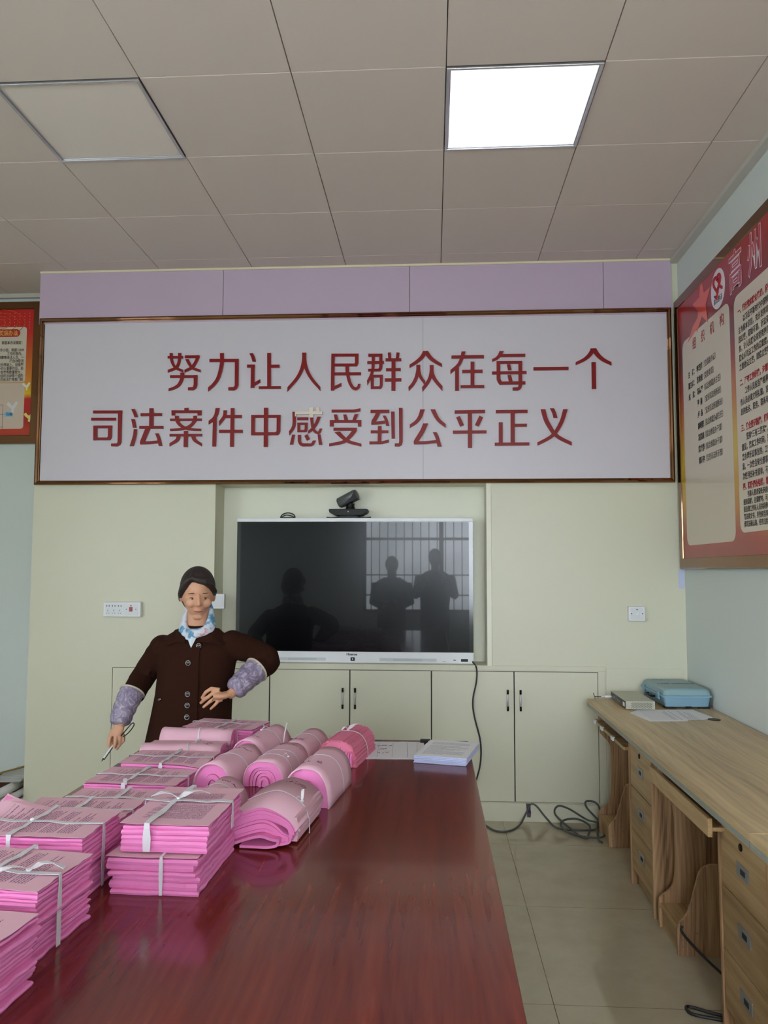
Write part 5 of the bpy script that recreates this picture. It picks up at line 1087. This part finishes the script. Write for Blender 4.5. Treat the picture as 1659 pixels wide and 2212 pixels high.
# ================================================================== the person
def person():
    t = thing('person', 'person in a brown button coat and blue scarf, hand on hip, holding a pen', 'person', (-1.12, 3.72, 0))
    # ---- body: one continuous surface
    b = MB()
    hc = Vector((-1.094, 3.645, 1.372))
    Mh = Matrix.Rotation(math.radians(20), 3, 'Z') @ Matrix.Rotation(math.radians(15), 3, 'X')   # turned towards its left, looking down
    def H(p): return hc+Mh @ Vector(p)
    seg, rings = 36, 26; vs = []
    for i in range(rings+1):
        th = PI*i/rings
        for k in range(seg):
            a = 2*PI*k/seg; x = math.sin(th)*math.cos(a); y = math.sin(th)*math.sin(a); z = math.cos(th)
            X, Y, Z = x*.073, y*.090, z*.112
            if z < 0:
                f = (-z)**1.5; X *= 1-.38*f; Y = Y*(1-.25*f)-(.018*f)
                if y > 0: Y *= 1-.35*f
            if y < -.2 and abs(z) < .5: Y += .006*(1-abs(z)*2)*(-y)     # flatter face
            vs.append(H((X, Y, Z)))
    b.add(vs, [(i*seg+k, (i+1)*seg+k, (i+1)*seg+(k+1)%seg, i*seg+(k+1)%seg) for i in range(rings) for k in range(seg)])
    b.tube([H(p) for p in ((0,-.083,.020),(0,-.094,.0),(0,-.103,-.018),(0,-.092,-.030))], [.007,.0085,.0115,.007], 10)   # nose
    for s in (-1, 1):
        b.ell(H((s*.010,-.093,-.024)), (.008,.009,.006)); b.ell(H((s*.036,-.068,-.020)), (.024,.016,.022)); b.ell(H((s*.030,-.072,.024)), (.022,.012,.007))
        b.ell(H((s*.029,-.066,.004)), (.0165,.0125,.0105))
        b.ell(H((s*.074,.004,-.008)), (.008,.018,.030)); b.ell(H((s*.076,.002,.008)), (.009,.016,.014))
    b.ell(H((0,-.079,-.052)), (.021,.011,.006)); b.ell(H((0,-.076,-.063)), (.018,.011,.007)); b.ell(H((0,-.058,-.090)), (.024,.012,.014))
    b.tube([(-1.10,3.69,1.15),(-1.098,3.672,1.22),(-1.095,3.662,1.31)], [.056,.048,.05], 16)
    # trunk and legs under the clothes
    b.loft([(-1.14,3.70,.62,.14,.10),(-1.13,3.70,.85,.125,.085),(-1.12,3.70,1.0,.145,.09),(-1.11,3.695,1.12,.15,.08),(-1.105,3.69,1.165,.08,.06)])
    for s in (-1, 1):
        b.tube([(-1.14+s*.07,3.70,.68),(-1.14+s*.085,3.695,.42),(-1.14+s*.09,3.71,.10),(-1.14+s*.09,3.70,.05)], [.08,.055,.038,.036], 14); b.tube([(-1.14+s*.09,3.73,.04),(-1.14+s*.10,3.62,.032)], [.035,.03], 10)
    # arms (below the sleeves)
    LA = [(-1.275,3.70,1.125),(-1.375,3.755,.985),(-1.392,3.60,.86),(-1.404,3.555,.797)]
    b.tube([LA[0], LA[1]], [.045,.038], 12); b.tube([LA[1], LA[2], LA[3], (-1.410,3.55,.785)], [.038,.030,.021,.021], 14)
    RA = [(-.935,3.69,1.15),(-.765,3.735,1.060),(-.838,3.62,1.005),(-.905,3.548,.930)]
    b.tube([RA[0], RA[1]], [.045,.038], 12); b.tube([RA[1], RA[2], RA[3], (-.915,3.543,.926)], [.038,.030,.021,.021], 14)
    # hand on the hip (viewer's right): palm and five bent fingers
    Y = 3.532
    b.tube([(-.905,3.545,.929),(-.928,Y+.002,.926),(-.952,Y-.004,.925),(-.968,Y,.926)], [.024,.031,.034,.029], 16, flat=.5)
    def finger(pts, r): b.tube(pts, r, 10)
    finger([(-.950,Y,.950),(-.988,Y-.008,.957),(-1.013,Y-.006,.940),(-1.035,Y+.006,.911)], [.0105,.0092,.0085,.0066])
    finger([(-.950,Y,.936),(-.978,Y-.010,.937),(-1.009,Y-.009,.914),(-1.040,Y+.004,.889)], [.0105,.0094,.0086,.0066])
    finger([(-.945,Y,.920),(-.968,Y-.009,.916),(-.994,Y-.008,.898),(-1.027,Y+.004,.871)], [.0105,.0090,.0083,.0064])
    finger([(-.940,Y,.908),(-.955,Y-.006,.903),(-.971,Y-.005,.884),(-.994,Y+.004,.863)], [.0098,.0083,.0074,.0058])
    finger([(-.915,Y+.014,.930),(-.928,Y+.026,.932),(-.940,Y+.038,.930),(-.952,Y+.048,.926)], [.0115,.0105,.0095,.0075])
    # hand with the pen (viewer's left)
    Y2 = 3.545
    b.tube([(-1.406,3.552,.797),(-1.414,Y2,.772),(-1.424,Y2-.004,.752),(-1.426,Y2,.742)], [.020,.026,.031,.028], 16, flat=.5)
    finger([(-1.438,Y2,.758),(-1.448,Y2-.012,.735),(-1.450,Y2-.020,.706),(-1.446,Y2-.022,.690)], [.0105,.0095,.0085,.0066])
    finger([(-1.424,Y2-.002,.752),(-1.420,Y2-.018,.730),(-1.417,Y2-.026,.706),(-1.424,Y2-.024,.690)], [.0105,.0098,.0090,.0070])
    finger([(-1.412,Y2,.752),(-1.404,Y2-.008,.730),(-1.405,Y2-.008,.700),(-1.418,Y2-.012,.680)], [.0100,.0090,.0082,.0066])
    finger([(-1.403,Y2+.004,.757),(-1.392,Y2+.004,.736),(-1.390,Y2,.716),(-1.400,Y2-.004,.704)], [.0092,.0082,.0074,.0060])
    finger([(-1.430,Y2+.012,.770),(-1.447,Y2+.014,.748),(-1.447,Y2+.0,.716),(-1.437,Y2-.010,.694)], [.0115,.0105,.0095,.0072])
    b.build('body', m_skin, t, True, remesh=.0032, smooth_it=3)
    # ---- face details
    for s in (-1, 1):
        MB().ell(H((s*.029,-.0742,.003)), (.0112,.0060,.0034), Mh).build('eye', mat('eye_white', rgb(165,155,145), .3), t, True, smooth=True)
        MB().ell(H((s*.029+.002,-.0795,.002)), (.0048,.0022,.0036), Mh).build('iris', mat('iris_dark', rgb(22,16,14), .2), t, True, smooth=True)
        MB().tube([H((s*.029+dx, -.0795+abs(dx)*.35, .0078-abs(dx)*.22)) for dx in (-.0135,-.006,0,.006,.0135)], [.0006,.0014,.0016,.0014,.0006], 6).build('eyelid', mat('lash', rgb(30,20,18), .6), t, True)
        MB().tube([H((s*.030+dx*s, -.086+abs(dx)*.45, .0265+.003*(1-(dx/.016)**2))) for dx in (-.016,-.006,.004,.018)], [.0014,.0026,.0024,.001], 6, flat=.8).build('eyebrow', m_hair, t, True)
    MB().tube([H((dx, -.0905+abs(dx)*.42, -.0565-.0*abs(dx))) for dx in (-.020,-.010,0,.010,.020)], [.001,.0034,.0040,.0034,.001], 8, flat=.9).build('lips', mat('lips', rgb(150,86,76), .5), t, True, smooth=True)
    # ---- hair: parted, drawn back to a low bun, with the hairline left open over the brow
    h = MB()
    h.ell(H((0,.018,.030)), (.082,.092,.098), Mh, 28, 18); h.ell(H((0,.052,-.020)), (.076,.060,.082), Mh, 24, 14); h.ell(H((0,.118,-.055)), (.036,.032,.034), Mh, 18, 12)
    h.tube([H(p) for p in ((-.034,-.052,.096),(-.056,-.056,.078),(-.073,-.046,.046),(-.080,-.020,.008),(-.074,.02,-.035))], [.010,.014,.014,.012,.011], 10)
    h.tube([H(p) for p in ((-.034,-.056,.094),(-.006,-.068,.088),(.030,-.068,.078),(.058,-.054,.054),(.076,-.026,.022),(.076,.015,-.010))], [.010,.013,.015,.014,.012,.010], 10)
    h.tube([H(p) for p in ((-.034,-.045,.098),(-.020,.0,.120),(-.010,.05,.112))], [.006,.006,.006], 10)
    h.build('hair', m_hair, t, True, remesh=.005, smooth_it=3)
    # ---- coat
    c = MB()
    c.loft([(-1.155,3.71,.42,.245,.175),(-1.150,3.71,.55,.228,.160),(-1.142,3.705,.69,.202,.140),(-1.130,3.70,.80,.190,.128),(-1.119,3.698,.90,.182,.122),(-1.113,3.697,.98,.180,.121),(-1.106,3.695,1.06,.186,.122),(-1.104,3.692,1.12,.186,.112),(-1.104,3.69,1.165,.165,.092),(-1.103,3.69,1.190,.125,.078),(-1.10,3.685,1.215,.080,.068),(-1.10,3.68,1.228,.066,.060)], 36)
    c.ell((-1.272,3.695,1.118), (.062,.068,.062)); c.ell((-.938,3.692,1.142), (.060,.066,.062))
    c.tube(cr_spline([(-1.262,3.695,1.120),(-1.318,3.725,1.060),(-1.372,3.752,.990),(-1.386,3.70,.945),(-1.392,3.648,.905)], 4), [.064]*4+[.060]*4+[.058]*4+[.055]*4+[.056], 18)
    c.tube(cr_spline([(-.940,3.692,1.138),(-.860,3.715,1.110),(-.778,3.738,1.065),(-.795,3.700,1.035),(-.826,3.650,1.012)], 4), [.064]*4+[.060]*4+[.058]*4+[.054]*4+[.056], 18)
    # folds of cloth
    for P, r_ in (([(-.85,3.665,1.09),(-.82,3.672,1.062)], .012), ([(-1.36,3.70,1.01),(-1.41,3.72,.985)], .014), ([(-1.335,3.69,1.02),(-1.33,3.67,.99)], .010), ([(-.80,3.69,1.035),(-.765,3.70,1.01)], .014)): c.tube(P, r_, 8)
    c.build('coat', m_coat, t, True, remesh=.006, smooth_it=4)
    # button band, collar, pocket
    def fy(x, z, off=.0):   # front surface of the coat
        rs = [(.42,.245,.175,-1.155,3.71),(.69,.202,.140,-1.142,3.705),(.90,.182,.122,-1.119,3.698),(1.06,.186,.122,-1.106,3.695),(1.12,.186,.112,-1.104,3.692),(1.165,.165,.092,-1.104,3.69),(1.19,.125,.078,-1.103,3.69),(1.228,.066,.060,-1.10,3.68)]
        for a, q in zip(rs, rs[1:]):
            if a[0] <= z <= q[0]:
                f = (z-a[0])/(q[0]-a[0]); rx, ry, cx, cy = [a[i]+(q[i]-a[i])*f for i in (1,2,3,4)]
                return cy-ry*math.sqrt(max(.02, 1-((x-cx)/rx)**2))-off
        return 3.6
    path = [(-1.085-.006*math.sin((1.16-z)*3), fy(-1.085, z, .0015), z) for z in [1.165-.03*i for i in range(24)]]
    bd = MB(); bd.band(path, .052, (1,.0,0), .005); bd.build('button_band', m_coat, t, True, bevel=.0015)
    for z in (1.140, 1.064, .924, .874, .822):
        x = -1.109 if z < 1.1 else -1.066
        y = fy(x, z, .006)
        o = MB().lathe([(.0095,0),(.0105,.002),(.0095,.004),(.005,.005)], (x, y, z), 18, Matrix.Rotation(PI/2, 3, 'X')).build('button', mat('black_button', rgb(14,10,10), .08, coat=1), t, True, smooth=True)
        rg = MB(); rg.tube([(x+.0108*math.cos(a), y-.0015, z+.0108*math.sin(a)) for a in [2*PI*k/18 for k in range(18)]], .0009, 6, closed=True)
        rg.build('button_rim', m_steel, o, False, smooth=True)
        for v in o.children[0].data.vertices: v.co -= t.location
    for z in (.892,):
        x = -1.250; y = fy(x, z, .005); MB().lathe([(.008,0),(.009,.002),(.007,.004)], (x, y, z), 14, Matrix.Rotation(PI/2, 3, 'X')).build('pocket_stud', MATS['black_button'], t, True, smooth=True)
    for s, pts in ((-1, [(-1.150,1.222),(-1.205,1.205),(-1.232,1.158),(-1.222,1.136),(-1.175,1.152),(-1.142,1.156),(-1.128,1.150)]), (1, [(-1.048,1.222),(-.998,1.212),(-.952,1.172),(-.960,1.140),(-1.010,1.150),(-1.055,1.160),(-1.082,1.150)])):
        k = MB(); n = len(pts); A = [(x, fy(x, min(z, 1.222), .010)-(.008 if z < 1.17 else 0), z) for x, z in pts]; B_ = [(x, y+.014, z) for x, y, z in A]
        cx = sum(p[0] for p in A)/n; cz = sum(p[2] for p in A)/n; cyy = fy(cx, cz, .016)
        k.add([(cx, cyy, cz)]+A+B_, [(0, 1+i, 1+(i+1)%n) for i in range(n)]+[(1+i, 1+(i+1)%n, 1+n+(i+1)%n, 1+n+i) for i in range(n)])
        k.build('collar', m_coat, t, True, smooth=False, bevel=.002)
    # ---- scarf and shirt front
    m_scarf = bpy.data.materials.new('floral_scarf'); m_scarf.use_nodes = True; nt = m_scarf.node_tree; p = nt.nodes['Principled BSDF']; p.inputs['Roughness'].default_value = .55
    tc = N(nt, 'ShaderNodeTexCoord'); nz = N(nt, 'ShaderNodeTexNoise'); nz.inputs['Scale'].default_value = 22; nz.inputs['Detail'].default_value = 3; nt.links.new(tc.outputs['Object'], nz.inputs['Vector'])
    cr = N(nt, 'ShaderNodeValToRGB'); nt.links.new(nz.outputs['Fac'], cr.inputs[0]); el = cr.color_ramp.elements; el[0].position = .36; el[0].color = rgb(70,122,158); el[1].position = .70; el[1].color = rgb(190,150,160)
    for a, q in ((.45, rgb(112,160,190)), (.50, rgb(196,208,220)), (.62, rgb(206,212,224))): e = el.new(a); e.color = q
    nt.links.new(cr.outputs[0], p.inputs['Base Color'])
    s_ = MB()
    for dz, r_, rx, ry, tl in ((1.205,.018,.070,.062,.10), (1.228,.019,.066,.060,.22), (1.252,.015,.064,.058,.34), (1.268,.013,.060,.052,.46)):
        s_.tube([(-1.096+rx*math.cos(a), 3.662+ry*math.sin(a), dz+tl*.16*math.sin(a)*1.0+.004*math.sin(3*a+dz*40)) for a in [2*PI*k/26 for k in range(26)]], r_, 10, closed=True)
    s_.ell((-1.108,3.594,1.196), (.024,.018,.016)); s_.tube([(-1.112,3.595,1.196),(-1.118,3.588,1.165)], [.012,.016], 8, flat=.5)
    s_.build('scarf', m_scarf, t, True, remesh=.0045, smooth_it=2)
    MB().add([(-1.140,3.606,1.205),(-1.068,3.604,1.205),(-1.100,3.578,1.130),(-1.100,3.583,1.18)], [(0,3,2),(3,1,2),(0,1,3)]).build('shirt_front', mat('pale_shirt', rgb(206,220,226), .6), t, True)
    # ---- protective oversleeves
    m_sl = bpy.data.materials.new('lilac_oversleeve'); m_sl.use_nodes = True; nt = m_sl.node_tree; p = nt.nodes['Principled BSDF']; p.inputs['Roughness'].default_value = .42
    tc = N(nt, 'ShaderNodeTexCoord'); nz = N(nt, 'ShaderNodeTexNoise'); nz.inputs['Scale'].default_value = 26; nz.inputs['Detail'].default_value = 4; nz.inputs['Distortion'].default_value = 2.5; nt.links.new(tc.outputs['Object'], nz.inputs['Vector'])
    cr = N(nt, 'ShaderNodeValToRGB'); nt.links.new(nz.outputs['Fac'], cr.inputs[0]); el = cr.color_ramp.elements; el[0].position = .40; el[0].color = rgb(122,112,138); el[1].position = .66; el[1].color = rgb(184,172,182); e = el.new(.53); e.color = rgb(146,136,158)
    nt.links.new(cr.outputs[0], p.inputs['Base Color']); bp = N(nt, 'ShaderNodeBump'); bp.inputs['Strength'].default_value = .5; bp.inputs['Distance'].default_value = .006; nt.links.new(nz.outputs['Fac'], bp.inputs['Height']); nt.links.new(bp.outputs[0], p.inputs['Normal'])
    def sleeve(pts, rad, label):
        pts = [Vector(q) for q in pts]; b = MB(); n = 30; seg = 30; P = cr_spline(pts, 10)[:31]; vs = []; up_ = Vector((0,1,0))
        m_ = len(P)
        for i, q in enumerate(P):
            tg = (P[min(i+1,m_-1)]-P[max(i-1,0)]).normalized(); x = tg.cross(up_).normalized(); y = x.cross(tg); f = i/(m_-1)
            r = rad[0]+(rad[1]-rad[0])*f; 
            if f > .9: r *= 1-(f-.9)*5.0
            if f < .06: r *= .94+f
            for k in range(seg):
                a = 2*PI*k/seg; w_ = 1+.05*noise.noise(Vector((math.cos(a)*2.2, math.sin(a)*2.2, f*7+rad[0]*90)))+.035*math.sin(f*26+2*math.sin(a*2))
                vs.append(q+(x*math.cos(a)+y*math.sin(a))*r*w_)
        b.add(vs, [(i*seg+k, i*seg+(k+1)%seg, (i+1)*seg+(k+1)%seg, (i+1)*seg+k) for i in range(m_-1) for k in range(seg)])
        o = b.build('oversleeve', m_sl, t, True, smooth=True)
        c0 = P[1]; tg = (P[2]-P[0]).normalized(); x = tg.cross(up_).normalized(); y = x.cross(tg)
        e = MB().tube([c0+(x*math.cos(a)+y*math.sin(a))*rad[0]*1.0 for a in [2*PI*k/24 for k in range(24)]], .0045, 6, closed=True).build('elastic', mat('cream_elastic', rgb(190,184,160), .7), o, False, smooth=True)
        for v in e.data.vertices: v.co -= t.location
        return o
    sleeve([(-1.390,3.640,.925),(-1.400,3.605,.880),(-1.412,3.575,.825),(-1.416,3.560,.780)], (.057,.045), '')
    sleeve([(-.812,3.668,1.028),(-.842,3.630,1.000),(-.874,3.585,.965),(-.898,3.556,.938)], (.060,.046), '')
    MB().tube([(-.977+.0105*math.cos(a)*.45, 3.5235+.0115*math.sin(a), .9105+.0105*math.cos(a)*.95) for a in [2*PI*k/16 for k in range(16)]], .0016, 6, closed=True).build('ring', m_gold, t, True, smooth=True)
    # ---- trousers and shoes (behind the table)
    tr = MB()
    tr.loft([(-1.14,3.705,.55,.15,.12),(-1.14,3.705,.66,.155,.125),(-1.14,3.70,.70,.14,.11)])
    for s in (-1, 1): tr.tube([(-1.14+s*.07,3.70,.62),(-1.14+s*.085,3.70,.38),(-1.14+s*.09,3.71,.09)], [.085,.068,.056], 16)
    tr.build('trousers', mat('dark_trousers', rgb(34,32,38), .8), t, True, remesh=.008, smooth_it=3)
    for s in (-1, 1):
        sh = MB(); sh.loft([(-1.14+s*.092,3.665,.002,.042,.115),(-1.14+s*.092,3.665,.025,.043,.117),(-1.14+s*.092,3.672,.055,.038,.10),(-1.14+s*.09,3.70,.085,.034,.06)]); sh.build('shoe', m_blackpl, t, True, smooth=True)
person()
t = thing('pen', 'silver and black pen held pointing down in the left-side hand', 'pen', (-1.455, 3.522, .665))
d0 = Vector((-1.472,3.505,.634)); d1 = Vector((-1.405,3.545,.745)); ax = (d1-d0)
MB().tube([d0+ax*.12, d0+ax*.62], .0042, 10).build('barrel', m_whitepl, t, True, smooth=True)
MB().tube([d0, d0+ax*.12], [.0008,.0042], 10).build('tip', m_blackpl, t, True, smooth=True)
MB().tube([d0+ax*.1+Vector((.003,0,-.004)), d0+ax*.62+Vector((.003,0,-.004))], .0028, 8).build('clip', m_blackpl, t, True)
MB().tube([d0+ax*.62, d1], .0044, 10).build('cap', m_blackpl, t, True, smooth=True)
tag(MB().tube(cr_spline([(-1.398,3.535,.742),(-1.382,3.53,.758),(-1.362,3.53,.782),(-1.348,3.53,.797),(-1.340,3.53,.799),(-1.338,3.53,.790),(-1.352,3.53,.768),(-1.372,3.53,.748),(-1.386,3.53,.739)], 5), .0024, 8).build('wire_loop', m_blackpl, smooth=True), 'thin black loop sticking out behind the hand with the pen', 'loop')

# ---- the two people who stand behind the camera and show in the screen's reflection
def onlooker(x, y, h, label, arms_up):
    t = thing('person', label, 'person', (x, y, 0)); k = h/1.70; b = MB()
    b.ell((0,0,1.60*k), (.078,.095,.112)); b.tube([(0,0,1.36*k),(0,.0,1.55*k)], [.055,.05], 14)
    for s in (-1, 1):
        b.tube([(s*.09,0,.86*k),(s*.10,.01,.46*k),(s*.10,-.02,.08*k)], [.09,.058,.042], 14); b.tube([(s*.10,-.05,.04),(s*.11,.14,.035)], [.04,.034], 10)
        if arms_up: A = [(s*.19,0,1.36*k),(s*.25,.08,1.14*k),(s*.10,.24,1.36*k)]
        else: A = [(s*.19,0,1.36*k),(s*.24,.0,1.10*k),(s*.10,.16,1.04*k)]
        b.tube(A, [.052,.042,.026], 12); w_ = Vector(A[2]); b.tube([w_, w_+Vector((-s*.03,.03,.05))], [.030,.034], 12, flat=.5)
        for f in range(4): b.tube([w_+Vector((-s*.03+.018*(f-1.5)*s,.03,.07)), w_+Vector((-s*.05+.018*(f-1.5)*s,.045,.10-.004*abs(f-1)))], [.009,.007], 8)
        b.tube([w_+Vector((-s*.01,.02,.03)), w_+Vector((-s*.05,.02,.07))], [.011,.008], 8)
    b.loft([(0,0,.82*k,.16,.11),(0,0,1.0*k,.16,.11),(0,0,1.2*k,.19,.12),(0,0,1.36*k,.20,.11),(0,0,1.42*k,.10,.08)])
    b.build('body', m_skin, t, remesh=.007, smooth_it=3)
    c = MB(); c.loft([(0,0,.78*k,.19,.14),(0,0,1.0*k,.185,.135),(0,0,1.2*k,.21,.14),(0,0,1.37*k,.22,.125),(0,0,1.44*k,.11,.09)])
    for s in (-1, 1):
        A = [(s*.19,0,1.36*k),(s*.25,.08,1.14*k),(s*.115,.22,1.335*k)] if arms_up else [(s*.19,0,1.36*k),(s*.24,.0,1.10*k),(s*.115,.14,1.045*k)]
        c.tube(A, [.075,.062,.045], 14)
    c.build('jacket', mat('dark_jacket', rgb(48,52,60), .8), t, remesh=.010, smooth_it=3)
    l = MB()
    for s in (-1, 1): l.tube([(s*.09,0,.88*k),(s*.10,.01,.46*k),(s*.10,-.02,.10*k)], [.105,.075,.06], 14)
    l.build('trousers', MATS['dark_trousers'], t, remesh=.010, smooth_it=3)
    h_ = MB(); h_.ell((0,-.015,1.62*k), (.088,.100,.112)); h_.build('hair', m_hair, t, smooth=True)
    for s in (-1, 1): sh = MB(); sh.loft([(s*.105,.03,.002,.045,.13),(s*.105,.03,.03,.045,.13),(s*.105,.0,.07,.04,.08)]); sh.build('shoe', m_blackpl, t, smooth=True)
onlooker(.03, -.52, 1.74, 'person taking the picture, dark silhouette reflected at right in the screen', True)
onlooker(-.54, -.62, 1.64, 'second onlooker, fainter silhouette left of the other in the screen reflection', False)
